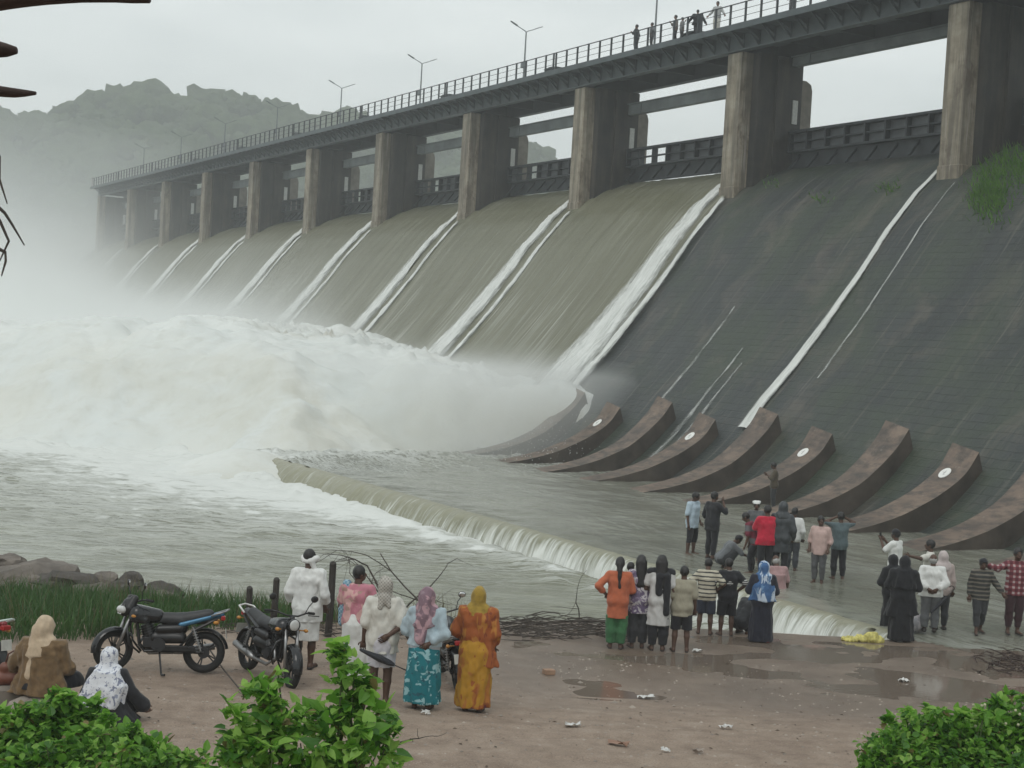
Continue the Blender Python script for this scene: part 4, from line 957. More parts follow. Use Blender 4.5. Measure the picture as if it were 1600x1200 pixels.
SKIN = [simple('skin_brown', (.16, .085, .055), .6, var=.12), simple('skin_dark', (.085, .045, .03), .6, var=.12), simple('skin_light', (.24, .14, .095), .6, var=.12)]
HAIRM = simple('black_hair', (.012, .011, .011), .45, scale=30, var=.4, bump=.4)
GREYH = simple('grey_hair', (.3, .3, .29), .7, scale=30, var=.3)
EYEM = simple('eye_dark', (.03, .025, .02), .3)
LIPM = simple('lip_colour', (.11, .045, .04), .6)
SHOE = simple('dark_sandal', (.025, .02, .018), .6)
_eye = [None]
ORDN = [0]
def person(label, at, h, face, wear, pose=None, skin=0, cell=None, group=None, z=None, feet='sandal', hair='short'):
    pose = pose or {}; ORDN[0] += 1; sd_ = ORDN[0] * 1.37
    J = skeleton(h, pose); hd = J['hd']; hc = cell or .0105 * h / 1.65 * 1.3
    root = empty('person', tuple(at), R(face), label, 'person', group)
    # body
    pr = torso(J) + arms(J) + legs_(J) + [('c', J['neck'] - np.array([0, .01 * h, .02 * h]), hd(0, -.008, -.03), .034 * h, .032 * h),
        ('e', hd(0, -.004, .008), (.045 * h, .056 * h, .06 * h)), ('e', hd(0, .018, -.03), (.034 * h, .038 * h, .036 * h)), ('c', hd(0, .05, .004), hd(0, .062, -.012), .007 * h, .010 * h),
        ('e', hd(-.046, -.004, -.006), (.008 * h, .014 * h, .018 * h)), ('e', hd(.046, -.004, -.006), (.008 * h, .014 * h, .018 * h)), ('c', hd(-.013, .047, -.034), hd(.013, .047, -.034), .008 * h, .008 * h)]
    for s in 'LR':
        pr += [('c', J['an' + s] + np.array([0, -.015 * h, -.022 * h]), J['to' + s], .021 * h, .017 * h), ('c', J['an' + s], J['an' + s] + np.array([0, -.012 * h, -.02 * h]), .021 * h, .02 * h)]
    V, Fc = field_mesh(pr, hc, .016, subs=[('e', hd(-.019, .056, .008), (.011 * h, .009 * h, .007 * h)), ('e', hd(.019, .056, .008), (.011 * h, .009 * h, .007 * h))])
    mb = MB(); mb.v = [tuple(v_) for v_ in V]; mb.f = [tuple(f_) for f_ in Fc]
    for s in 'LR':
        g_ = hand_geo(J['wr' + s], (J['wr' + s] - J['el' + s]), s, .1 * h, pose.get('curl', .55)); mb.add(g_.v, g_.f)
    mb.build('body', SKIN[skin], root, True)
    if 90 < (face % 360) < 270 or abs(pose.get('head_yaw', 0)) > 50:
        for s in (-1, 1):
            if _eye[0] is None:
                e_ = MB().ball((0, 0, 0), 1, 6, 5).build('eye', EYEM, root, True); _eye[0] = e_
            else: e_ = link_copy(_eye[0], root)
            e_.location = tuple(hd(.019 * s, .05, .008)); e_.scale = (.009 * h, .006 * h, .006 * h)
        V, Fc = field_mesh([('c', hd(-.012, .054, -.036), hd(.012, .054, -.036), .0055 * h, .0055 * h)], .004 * h, .005); mesh_obj('lips', V, Fc, LIPM, root, True)
    if any(w[0] == 'headscarf' for w in wear): hair = 'none'
    # hair
    if hair in ('short', 'long', 'bun', 'bald', 'braid'):
        if hair == 'bald':
            pr = [('e', hd(0, -.012, -.012), (.049 * h, .055 * h, .045 * h))]; sub = [('e', hd(0, .07, -.0), (.07 * h, .075 * h, .09 * h)), ('e', hd(0, 0, .06), (.06 * h, .07 * h, .05 * h))]; mt = GREYH
        else:
            pr = [('e', hd(0, -.008, .014), (.051 * h, .061 * h, .062 * h))]; sub = [('e', hd(0, .074, -.022), (.056 * h, .048 * h, .06 * h)), ('e', hd(-.05, .012, -.03), (.02 * h, .02 * h, .03 * h)), ('e', hd(.05, .012, -.03), (.02 * h, .02 * h, .03 * h))]; mt = HAIRM
        if hair == 'long': pr += [('c', hd(-.015, -.03, -.01), hd(-.02, -.062, -.24), .046 * h, .04 * h), ('c', hd(.015, -.03, -.01), hd(.02, -.062, -.24), .046 * h, .038 * h)]
        if hair == 'braid': pr += [('c', hd(0, -.045, -.01), hd(.0, -.07, -.06), .04 * h, .024 * h), ('c', hd(0, -.07, -.06), hd(.01, -.078, -.25), .022 * h, .016 * h)]
        if hair == 'bun': pr += [('e', hd(0, -.072, .0), (.03 * h, .026 * h, .03 * h))]
        V, Fc = field_mesh(pr, hc * .85, .02, subs=sub, wrinkle=.004 * h, wf=30 / h, seed=sd_); mesh_obj('hair', V, Fc, mt, root, True)
    if feet == 'sandal':
        for s in ('LR' if pose.get('legs') != 'sit' else ''):
            pr = [('c', J['an' + s] + np.array([0, -.022 * h, -.036 * h]), J['to' + s] + np.array([0, .012 * h, -.012 * h]), .021 * h, .02 * h)]
            V, Fc = field_mesh(pr, hc * .8, .01, clips=[((0, 0, 1), J['an' + s][2] - .026 * h), ((0, 0, -1), .002)])
            if len(V): mesh_obj('sandal', V, Fc, SHOE, root)
    elif feet == 'shoe':
        for s in 'LR':
            pr = [('c', J['an' + s] + np.array([0, -.02 * h, -.018 * h]), J['to' + s], .029 * h, .023 * h)]
            V, Fc = field_mesh(pr, hc * .9, .01, clips=[((0, 0, -1), .002)]); mesh_obj('shoe', V, Fc, SHOE, root, True)
    # clothes
    for w in wear:
        kind, mt = w[0], w[1]; kw = w[2] if len(w) > 2 else {}; e = kw.get('e', .014); b = J['b']; cl, sub = [], list(kw.get('sub', [])); wr_ = kw.get('wr', .009) * 1.5; nm = kw.get('name', kind); kk_ = .025
        if kind in ('shirt', 'kurta', 'jacket'):
            pr = torso(J, e, kw.get('hem', .45) < .6) + arms(J, e * .9, kw.get('sleeve', .33), flare=kw.get('flare', .008))
            hem = kw.get('hem', .455) * h
            if J['lean'] < R(12) and J['P'][2] > .4 * h:
                px0 = kw.get('rx', .098) * b
                pr += [('p', [(hem, px0 * h, kw.get('ry', .078) * h, 0, 0), (.62 * h, .094 * b * h, .072 * h, 0, 0), (.74 * h, .105 * b * h, .07 * h, 0, 0)], kw.get('nf', 7), kw.get('fold', .035), sd_)]
                cl.append(((0, 0, -1), -hem))
            nk = J['neck'] + np.array([0, 0, .012 * h]); un = np.array([0, math.sin(J['lean']), math.cos(J['lean'])]); cl.append((tuple(un), float(nk @ un)))
            pr.append(('c', J['neck'] - un * .03 * h, J['neck'] + un * .02 * h, .04 * h + e * .3, .038 * h + e * .3))
        elif kind in ('trousers', 'shorts'):
            hem = kw.get('hem', .065 if kind == 'trousers' else .30) * h; pr = legs_(J, kw.get('e', .012) + kw.get('baggy', 0)) + torso(J, .010)[-3:]
            cl = [((0, 0, -1), -hem)]; 
            if J['P'][2] > .4 * h: cl.append(((0, 0, 1), kw.get('waist', .46) * h))
            if J['P'][2] < .4 * h: cl = [((0, 0, -1), -.05 * h)]
        elif kind in ('skirt', 'lungi', 'sari_skirt'):
            hem = kw.get('hem', .06) * h; top = kw.get('waist', .60) * h; r0, r1 = kw.get('r0', .088) * b * h, kw.get('r1', .11) * b * h; low_ = J['P'][2] < .4 * h
            pr = [('p', [(hem, r1, r1 * kw.get('dep', .82), 0, 0), (.40 * h, (r0 * .5 + r1 * .5) * 1.04, r1 * .8, 0, -.004 * h), (.51 * h, r0 * 1.16, r0 * .98, 0, -.01 * h), (top, r0, r0 * .8, 0, 0)] if not low_ else [(hem, r1, r1 * .8, 0, .05 * h), (top, r0, r0 * .8, 0, 0)], kw.get('nf', 9), kw.get('fold', .05), sd_)]
        elif kind == 'gown':      # burqa / abaya down to the ankles
            hem = kw.get('hem', .035) * h; r1 = kw.get('r1', .15) * h
            pr = torso(J, .02) + arms(J, .022, kw.get('sleeve', .95), flare=.02) + [('p', [(hem, r1, r1 * .8, 0, 0), (.35 * h, r1 * .86, r1 * .7, 0, 0), (.6 * h, .108 * h * b, .085 * h, 0, 0), (.78 * h, .11 * h * b, .075 * h, 0, 0)], 8, kw.get('fold', .05), sd_)]
            nk = J['neck'][2] + .015 * h; cl = [((0, 0, 1), nk)]; kk_ = .05
        elif kind == 'headscarf':
            nk = J['neck']; dr = kw.get('drop', .16) * h; wd = kw.get('wid', .1) * h
            pr = [('e', hd(0, -.006, .006), (.058 * h, .068 * h, .07 * h)), ('c', hd(0, -.012, -.04), nk + np.array([0, -.012 * h, -.01 * h]), .052 * h, .055 * h)]
            if kw.get('tied'): pr += [('e', nk + np.array([0, -.05 * h, .02 * h]), (.03 * h, .022 * h, .02 * h)), ('c', nk + np.array([-.01 * h, -.055 * h, .01 * h]), nk + np.array([-.03 * h, -.075 * h, -.06 * h]), .02 * h, .016 * h), ('c', nk + np.array([.01 * h, -.055 * h, .01 * h]), nk + np.array([.035 * h, -.07 * h, -.05 * h]), .02 * h, .016 * h), ('c', nk + np.array([-.06 * h, 0, -.005 * h]), nk + np.array([.06 * h, 0, -.005 * h]), .03 * h, .03 * h)]
            else:
                pr += [('c', nk + np.array([-.045 * h, -.01 * h, -.02 * h]), nk + np.array([.045 * h, -.01 * h, -.02 * h]), .055 * h, .055 * h), ('p', [(nk[2] - dr, wd * 1.12, wd * .78, kw.get('dx', 0) * h, -.012 * h), (nk[2] - dr * .4, wd, wd * .74, 0, -.008 * h), (nk[2], wd * .62, wd * .6, 0, 0)], 7, .06, sd_)]
                if kw.get('tail'): pr += [('c', hd(kw['tail'] * .3, -.055, -.02), nk + np.array([kw['tail'] * h, -.085 * h, -.24 * h]), .045 * h, .04 * h)]
            sub.append(('e', hd(0, .078, -.008), (.036 * h, .045 * h, .05 * h))); kk_ = .035
        elif kind == 'cap':
            pr = [('e', hd(0, -.004, .022), (.054 * h, .063 * h, .055 * h))]; cl = [((0, 0, -1), -(hd(0, 0, .026)[2]))]
            if kw.get('peak'): pr.append(('e', hd(0, .062, .03), (.042 * h, .045 * h, .007 * h)))
            if kw.get('towel'): pr.append(('c', hd(-.04, -.02, .06), hd(.05, -.03, .05), .024 * h, .02 * h))
        elif kind == 'headwrap':   # cloth ring with the crown of the head left bare
            pr = [('c', hd(.05 * math.cos(a_), .058 * math.sin(a_), -.012 + .012 * math.sin(a_ * 2)), hd(.05 * math.cos(a_ + .5), .058 * math.sin(a_ + .5), -.012 + .012 * math.sin(a_ * 2 + 1)), .016 * h, .016 * h) for a_ in np.arange(0, 6.28, .5)]
            pr += [('c', hd(.05, -.01, -.02), hd(.048, .02, -.085), .022 * h, .016 * h)]
        elif kind == 'stole':      # cloth lying over both shoulders and hanging down the back or front
            y0 = kw.get('y', -.075); pr = [('c', J['shL'] + np.array([.0, 0, .02 * h]), J['shR'] + np.array([0, 0, .02 * h]), .045 * h, .045 * h)]
            for x_, z_ in kw.get('tails', ((-.07, -.3), (.06, -.26))): pr += [('c', J['neck'] + np.array([x_ * .8 * h, y0 * .8 * h, -.05 * h]), J['neck'] + np.array([x_ * h, y0 * h, z_ * h]), .036 * h, .03 * h), ('c', J['neck'] + np.array([x_ * h * .8, 0, -.02 * h]), J['neck'] + np.array([x_ * .8 * h, y0 * .8 * h, -.05 * h]), .036 * h, .036 * h)]
            kk_ = .03
        elif kind == 'shawl':      # sari end / shawl wrapped round shoulders and upper body
            lo_ = kw.get('hem', .42) * h; pr = torso(J, .022, False) + arms(J, .02, kw.get('sleeve', .75)) + [('p', [(lo_, kw.get('r1', .13) * h, .092 * h, kw.get('dx', .02) * h, 0), (min(.6 * h, J['neck'][2] - .16 * h), .118 * h, .085 * h, .008 * h, 0), (J['neck'][2] - .04 * h, .115 * h, .07 * h, 0, 0)], 6, .045, sd_)]
            cl = [((kw.get('slant', -.35), 0, -1), -lo_ - .0), ((0, 0, 1), J['neck'][2] + .012 * h)]; kk_ = .045
        else: continue
        V, Fc = field_mesh(pr, hc * kw.get('res', 1.0), kk_, clips=cl, subs=sub, wrinkle=wr_ * h / 1.65, seed=sd_)
        if len(V): mesh_obj(nm, V, Fc, mt, root, True)
    return root, J
# ================================================================== PEOPLE
def depth_of(p): return float((np.asarray(p) - CAM) @ FW)
def stand(label, px, fy, ty, face, wear, surf='g', h=None, **kw):
    if surf == 'g': p = on_ground(px, fy); p[2] = float(ground_z(p[0], p[1])) - .005
    else: p = on_z(px, fy, APRON_Z - .02)
    D = depth_of(p); hh = h or (fy - ty) / F_PX * D * 1.0
    cell = np.clip(D / F_PX * 1.15, .0125, .03)
    return person(label, p, hh, face, wear, cell=cell, **kw), p, hh
WHT = cloth('white_cotton', (.68, .69, .67), .06); OFFW = cloth('off_white_cotton', (.56, .55, .5), .08); BLK = cloth('black_cloth', (.012, .013, .017), .3); DRK = cloth('charcoal_cloth', (.03, .032, .036), .25)
NAVY = cloth('navy_cloth', (.02, .026, .045), .25); GRYC = cloth('grey_cloth', (.1, .105, .11), .2); PINK = floral('pink_shirt', (.5, .2, .25), (.6, .36, .34), 5, .55, (.4, .25, .22)); LBLUE = cloth('pale_blue_cloth', (.42, .52, .6), .1)
# --- by the motorbikes
stand('person in white kurta and short white wrap with white cloth tied round the head', 475, 1043, 858, -8, [
    ('lungi', WHT, {'hem': .25, 'r0': .1, 'r1': .105, 'fold': .02, 'name': 'wrap'}), ('kurta', WHT, {'hem': .40, 'sleeve': .72, 'rx': .112, 'ry': .09, 'wr': .014, 'e': .018}), ('headwrap', WHT)],
    pose={'armL': 'relaxed', 'armR': 'relaxed', 'head_yaw': -55, 'build': 1.0}, skin=1)
(rt_pink, Jp), pp, hp_ = stand('person in pink shirt and long white wrap half hidden behind the leafy bush', 552, 1066, 883, -14, [
    ('lungi', WHT, {'hem': .04, 'r0': .1, 'r1': .118, 'name': 'wrap'}), ('shirt', PINK, {'hem': .42, 'sleeve': .36, 'rx': .108, 'wr': .014, 'e': .02})],
    pose={'armL': 'belly', 'armR': 'belly', 'head_yaw': -45}, skin=1)
SCARFG = plaid('checked_scarf', (.3, .28, .25), (.42, .4, .36), (.2, .19, .17), 22)
(rt_w, Jw), pw_, hw_ = stand('person in loose off white shirt and checked head cloth holding a folded umbrella', 592, 1100, 902, 4, [
    ('lungi', cloth('pale_lilac_cotton', (.55, .54, .58), .08), {'hem': .31, 'r0': .095, 'r1': .105, 'fold': .03, 'name': 'wrap'}), ('shirt', OFFW, {'hem': .41, 'sleeve': .46, 'rx': .112, 'ry': .09, 'wr': .016, 'e': .018, 'flare': .018}), ('headscarf', SCARFG, {'tied': True})],
    pose={'armL': 'down', 'armR': 'back', 'stance': .05}, skin=1)
TEAL = floral('teal_print', (.012, .16, .19), (.27, .47, .5), 7.5, .565, (.02, .1, .13), (1, 1, 1.3))
stand('person in teal patterned skirt and pale blue top with a mauve cloth over the head', 658, 1107, 918, -6, [
    ('skirt', TEAL, {'hem': .065, 'r0': .098, 'r1': .14, 'waist': .54}), ('shirt', cloth('grey_underblouse', (.36, .39, .42), .1), {'hem': .43, 'sleeve': .2, 'rx': .112, 'wr': .01, 'name': 'blouse'}), ('jacket', cloth('pale_blue_jacket', (.36, .45, .5), .12), {'hem': .53, 'sleeve': .8, 'rx': .116, 'ry': .085, 'wr': .018, 'e': .02}),
    ('headscarf', floral('mauve_scarf', (.2, .13, .16), (.42, .27, .3), 6, .5, (.27, .2, .23)), {'drop': .13, 'wid': .105, 'tail': -.03, 'wr': .016})],
    pose={'armL': 'belly', 'armR': 'back', 'build': 1.06}, skin=1)
SARI = floral('yellow_sari', (.42, .22, .022), (.38, .15, .03), 4.5, .55, (.3, .09, .02), (1, 1, .6)); RUST = floral('rust_sari_end', (.3, .085, .022), (.4, .17, .035), 9, .56, (.2, .05, .02), (1, 1, .4))
MARO = cloth('maroon_border', (.11, .015, .018), .2)
(rs, Js), ps, hs = stand('person wrapped in a yellow and rust orange sari with a mustard cloth over the head', 738, 1112, 917, -3, [
    ('sari_skirt', SARI, {'hem': .055, 'r0': .1, 'r1': .125, 'nf': 6, 'fold': .06, 'wr': .014}), ('shawl', RUST, {'hem': .39, 'r1': .145, 'sleeve': .7, 'wr': .016, 'slant': -.3, 'dx': .03}),
    ('headscarf', cloth('mustard_cloth', (.3, .2, .03), .25), {'drop': .05, 'wid': .09})],
    pose={'armL': 'belly', 'armR': 'relaxed', 'build': 1.04}, skin=1)
V, Fc = field_mesh([('p', [(.05 * hs, .131 * hs, .108 * hs, 0, 0), (.075 * hs, .129 * hs, .106 * hs, 0, 0)], 6, .06, 3.0)], .012, .01); mesh_obj('hem_border', V, Fc, MARO, rs, True)
# --- seated on the ground
SILK = floral('white_floral_scarf', (.66, .68, .72), (.2, .22, .3), 15, .6, (.3, .33, .42))
p = on_ground(60, 1119); g1 = p.copy(); p[2] += .26
person('person sitting with a long beige head cloth over a brown shawl', p, 1.72, -8, [
    ('trousers', BLK, {'baggy': .05}), ('shawl', cloth('brown_shawl', (.15, .095, .045), .3), {'hem': .01, 'r1': .2, 'sleeve': .9, 'dx': 0, 'slant': 0, 'wr': .02}), ('headscarf', cloth('beige_scarf', (.47, .37, .26), .12), {'drop': .1, 'wid': .095, 'tail': -.05, 'wr': .014})],
    pose={'legs': 'sit', 'armL': 'wide', 'armR': 'belly', 'lean': 6, 'build': 1.15}, cell=.013)
o = rock_mesh('stone', 12.5, simple('bank_rock', (.23, .2, .17), .85, scale=2.0, var=.35, bump=.4), .5); o.location = tuple(g1 + np.array([0, 0, .02])); o.scale = (.42, .36, .5); tag(o, 'flat brown stone used as a seat by the person in beige head cloth', 'stone')
p = on_ground(163, 1132); p[2] += .04
person('person sitting in black with a white scarf printed with grey flowers', p, 1.6, 2, [
    ('trousers', BLK, {'baggy': .05}), ('shirt', BLK, {'sleeve': .95, 'e': .03, 'flare': .03, 'name': 'dress'}), ('skirt', BLK, {'hem': 0.0, 'waist': .17, 'r0': .13, 'r1': .25, 'fold': .07}), ('headscarf', SILK, {'drop': .26, 'wid': .15, 'dx': -.04, 'wr': .014})],
    pose={'legs': 'sit', 'armL': 'belly', 'armR': 'wide', 'lean': 8}, cell=.013)
# --- the group at the water's edge
stand('person in orange tunic over green trousers with dark tied back hair', 961, 1013, 870, -4, [('trousers', cloth('green_trousers', (.035, .13, .05), .2), {'baggy': .025, 'waist': .37}), ('kurta', cloth('orange_tunic', (.44, .12, .055), .12), {'hem': .34, 'sleeve': .75, 'rx': .108, 'ry': .085})], pose={'armL': 'hips', 'armR': 'belly'}, hair='braid', skin=1)
stand('child in dark dress between the orange tunic and the purple print top', 979, 992, 878, -10, [('skirt', DRK, {'hem': .2, 'r1': .13}), ('shirt', cloth('plum_cloth', (.09, .05, .08), .2), {'hem': .5})], pose={}, skin=1)
stand('person with long loose black hair in white and purple print top', 994, 1012, 867, 6, [('trousers', DRK, {'baggy': .02, 'waist': .4}), ('kurta', floral('purple_print', (.5, .48, .5), (.13, .1, .17), 10, .5, (.25, .2, .28)), {'hem': .38, 'sleeve': .55, 'rx': .112})], pose={'armL': 'belly', 'armR': 'belly'}, hair='long', skin=1)
stand('person in long white tunic with long black hair and a black scarf', 1026, 1016, 867, -3, [('trousers', BLK, {'baggy': .015, 'waist': .36}), ('kurta', cloth('white_tunic', (.52, .52, .51), .08), {'hem': .27, 'sleeve': .3, 'rx': .115, 'nf': 4, 'fold': .06}), ('stole', BLK, {'tails': ((.07, -.42), (-.02, -.22))})], pose={'armL': 'belly', 'armR': 'down'}, hair='long', skin=1)
stand('boy in plain beige shirt and black knee length shorts', 1062, 1018, 884, -2, [('shorts', BLK, {'hem': .26, 'baggy': .015, 'waist': .44}), ('shirt', cloth('beige_shirt', (.31, .29, .22), .08), {'hem': .42, 'sleeve': .42, 'rx': .118, 'e': .02})], pose={'stance': .075}, skin=1)
STR1 = stripes('cream_striped_shirt', (.46, .43, .34), (.05, .05, .05), 13, .66)
stand('person in cream shirt with dark stripes and dark shorts, hands on hips', 1100, 991, 872, -10, [('shorts', NAVY, {'hem': .28, 'baggy': .02}), ('shirt', STR1, {'hem': .44, 'sleeve': .4, 'rx': .12})], pose={'armL': 'hips', 'armR': 'hips', 'stance': .075, 'lean': 6, 'head_pitch': 18}, skin=1)
stand('person in black shirt with white banded sleeves and black shorts', 1133, 993, 872, 5, [('shorts', BLK, {'hem': .27, 'baggy': .02}), ('shirt', BLK, {'hem': .42, 'sleeve': .3, 'rx': .125, 'e': .02}), ('shirt', stripes('banded_sleeve', (.5, .5, .48), (.015, .015, .018), 26, .5), {'hem': .66, 'sleeve': .42, 'e': .017, 'name': 'sleeve_band'})], pose={'armL': 'hips', 'armR': 'hips', 'stance': .07, 'head_pitch': 10}, skin=1)
stand('person in dark clothes crouching at the edge behind the black shirt', 1160, 990, 940, -50, [('trousers', BLK, {'baggy': .02}), ('shirt', DRK, {'sleeve': .6})], h=1.6, pose={'legs': 'squat', 'lean': 38, 'head_pitch': 15, 'armL': 'knee', 'armR': 'knee'}, skin=1)
BWS = floral('blue_white_scarf', (.5, .58, .68), (.05, .12, .26), 6.5, .49, (.13, .24, .4), (1, 1, .5))
stand('person in long black dress under a large blue and white patterned scarf', 1187, 1004, 878, 3, [('gown', cloth('midnight_cloth', (.012, .014, .026), .3), {'r1': .15}), ('headscarf', BWS, {'drop': .3, 'wid': .135, 'wr': .016})], pose={'armL': 'belly', 'armR': 'belly', 'build': 1.08}, skin=1)
stand('bald person in dusty pink shirt beside the blue and white scarf', 1210, 985, 866, 12, [('trousers', DRK), ('shirt', cloth('dusty_pink', (.35, .22, .22), .1), {'hem': .44, 'sleeve': .4, 'rx': .12})], pose={'build': 1.1, 'head_pitch': 25, 'lean': 8}, hair='bald', skin=1)
# --- on the apron in front of the blocks
stand('person in pale blue half sleeved shirt with black trousers rolled up, in shallow water', 1079, 867, 768, -130, [('trousers', BLK, {'hem': .2}), ('shirt', LBLUE, {'hem': .43, 'sleeve': .42, 'rx': .125, 'e': .02})], 'a', pose={'stance': .085, 'head_yaw': 15, 'head_pitch': 15, 'armL': 'relaxed'}, skin=1)
stand('person all in black raising a hand to the face beside the pale blue shirt', 1110, 873, 768, -55, [('trousers', BLK), ('shirt', BLK, {'hem': .42, 'sleeve': .6, 'rx': .118})], 'a', pose={'armR': 'face', 'armL': 'relaxed', 'build': 1.08}, skin=1)
stand('person in grey shirt squatting on the wet apron with head bowed', 1132, 889, 830, -80, [('trousers', DRK, {'baggy': .015}), ('shirt', cloth('slate_shirt', (.12, .13, .14), .15), {'sleeve': .5}), ('cap', BLK, {'peak': True})], 'a', h=1.62, pose={'legs': 'squat', 'lean': 36, 'head_pitch': 28, 'armL': 'knee', 'armR': 'knee'}, skin=1)
MJ = stripes('maroon_grey_jersey', (.17, .03, .05), (.13, .13, .14), 3.2, .55)
stand('person in maroon and grey jersey bending forward beside the red shirt', 1172, 897, 793, 70, [('trousers', BLK), ('shirt', MJ, {'sleeve': .4, 'e': .018})], 'a', h=1.62, pose={'legs': 'bent', 'lean': 24, 'armL': 'down', 'armR': 'down', 'head_pitch': 12}, skin=1)
stand('person in white cap standing behind the maroon jersey', 1177, 877, 783, 170, [('trousers', DRK), ('shirt', GRYC, {'sleeve': .4}), ('cap', WHT, {'towel': True})], 'a', pose={}, skin=1)
stand('person in bright red shirt and black trousers with arms held in front', 1193, 902, 789, 14, [('trousers', BLK), ('shirt', cloth('red_shirt', (.48, .012, .04), .1), {'hem': .45, 'sleeve': .45, 'rx': .13, 'e': .022})], 'a', pose={'armL': 'front', 'armR': 'front', 'build': 1.12}, skin=1)
stand('person in dark hooded raincoat next to the red shirt', 1217, 903, 784, -12, [('trousers', BLK), ('kurta', cloth('raincoat_dark', (.035, .042, .048), .2, .5), {'hem': .34, 'sleeve': .9, 'rx': .118, 'e': .026, 'name': 'raincoat'}), ('headscarf', cloth('hood_dark', (.035, .042, .048), .2, .5), {'drop': .04, 'wid': .08, 'name': 'hood'})], 'a', pose={'armL': 'belly', 'armR': 'relaxed'}, skin=1)
stand('person in white long sleeved shirt and grey jeans behind the hooded raincoat', 1236, 893, 793, -20, [('trousers', cloth('grey_jeans', (.06, .068, .08), .2)), ('shirt', WHT, {'hem': .47, 'sleeve': .85, 'rx': .1})], 'a', pose={'armL': 'belly', 'armR': 'relaxed'}, skin=1)
stand('person in pale pink shirt and grey trousers facing the shore', 1277, 912, 806, 155, [('trousers', cloth('mid_grey_trousers', (.085, .088, .092), .2)), ('shirt', cloth('pale_pink_shirt', (.5, .36, .33), .1), {'hem': .43, 'sleeve': .6, 'rx': .108})], 'a', pose={'head_yaw': 30, 'armR': 'relaxed', 'armL': 'relaxed'}, skin=1)
stand('person in teal grey shirt holding both hands to the head', 1308, 906, 800, 6, [('trousers', BLK), ('shirt', cloth('teal_grey_shirt', (.085, .12, .13), .15), {'hem': .45, 'sleeve': .45, 'rx': .118})], 'a', pose={'armL': 'headtop', 'armR': 'headtop', 'stance': .07}, skin=1)
stand('person in olive shirt with a phone standing by the curved concrete blocks', 1207, 797, 722, 85, [('trousers', DRK), ('shirt', cloth('olive_brown', (.075, .06, .04), .2), {'hem': .46, 'sleeve': .6})], 'a', pose={'armL': 'front', 'armR': 'front', 'head_pitch': 15}, skin=1)
# --- right hand group
(rt_t, Jt), pt, ht = stand('person in white T shirt and dark shorts photographing with raised phone', 1394, 939, 827, 50, [('shorts', BLK, {'hem': .26, 'baggy': .02}), ('shirt', WHT, {'hem': .44, 'sleeve': .42, 'rx': .112}), ('cap', BLK)], pose={'armL': 'phone', 'armR': 'phone'}, skin=1)
BURQ = cloth('black_burqa', (.008, .009, .012), .3)
stand('person in full black cloak covering head and body, the nearer of two in black', 1406, 1003, 868, -14, [('gown', BURQ, {'r1': .14}), ('shawl', BURQ, {'hem': .3, 'r1': .19, 'sleeve': .9, 'dx': 0, 'slant': .2, 'name': 'cloak'}), ('headscarf', BURQ, {'drop': .2, 'wid': .13})], pose={'armL': 'belly', 'armR': 'belly', 'head_yaw': 20, 'build': 1.12, 'head_pitch': 15}, skin=1)
stand('person with black head cover close behind the black cloak, only the head showing', 1389, 987, 867, 20, [('gown', BURQ, {'r1': .12}), ('headscarf', BURQ, {'drop': .14})], pose={'armL': 'belly', 'armR': 'belly'}, skin=1)
stand('person in white shirt stretching an arm out with a phone to the left', 1447, 963, 843, 75, [('trousers', DRK), ('shirt', OFFW, {'hem': .43, 'sleeve': .4, 'rx': .112})], pose={'armL': 'point', 'armR': 'relaxed'}, skin=1)
(rt_o, Jo), po_, ho_ = stand('bald person in white long sleeved shirt holding an umbrella behind the back', 1451, 987, 865, -8, [('trousers', GRYC, {'baggy': .015}), ('shirt', WHT, {'hem': .46, 'sleeve': .85, 'rx': .125, 'e': .024, 'wr': .014})], pose={'armL': 'back', 'armR': 'back', 'stance': .06, 'build': 1.1}, hair='bald', skin=1, feet='shoe')
stand('person with a pinkish white head cloth beside the bald person in white shirt', 1467, 984, 861, 4, [('trousers', DRK), ('shirt', cloth('faded_pink_shirt', (.4, .33, .31), .1), {'hem': .45, 'sleeve': .8, 'rx': .105}), ('headscarf', cloth('pale_head_cloth', (.46, .4, .39), .1), {'drop': .06, 'wid': .09})], pose={}, skin=1, feet='shoe')
STR2 = stripes('dark_striped_jumper', (.035, .036, .035), (.15, .135, .11), 12, .6)
stand('person in dark striped jumper and cap walking with a friend', 1528, 989, 870, 178, [('trousers', DRK, {'hem': .1}), ('shirt', STR2, {'hem': .44, 'sleeve': .85, 'rx': .112}), ('cap', BLK, {'peak': True})], pose={'legs': 'walk', 'armL': 'wide', 'armR': 'down', 'head_pitch': 15}, skin=1)
PLD = plaid('maroon_plaid', (.1, .02, .03), (.2, .06, .07), (.4, .33, .33), 9)
stand('person in maroon plaid shirt with an arm round a friend', 1582, 990, 855, 180, [('trousers', cloth('dark_maroon_trousers', (.035, .012, .016), .2), {'hem': .08}), ('shirt', PLD, {'hem': .45, 'sleeve': .9, 'rx': .112})], pose={'armR': 'hug', 'armL': 'down'}, skin=1)
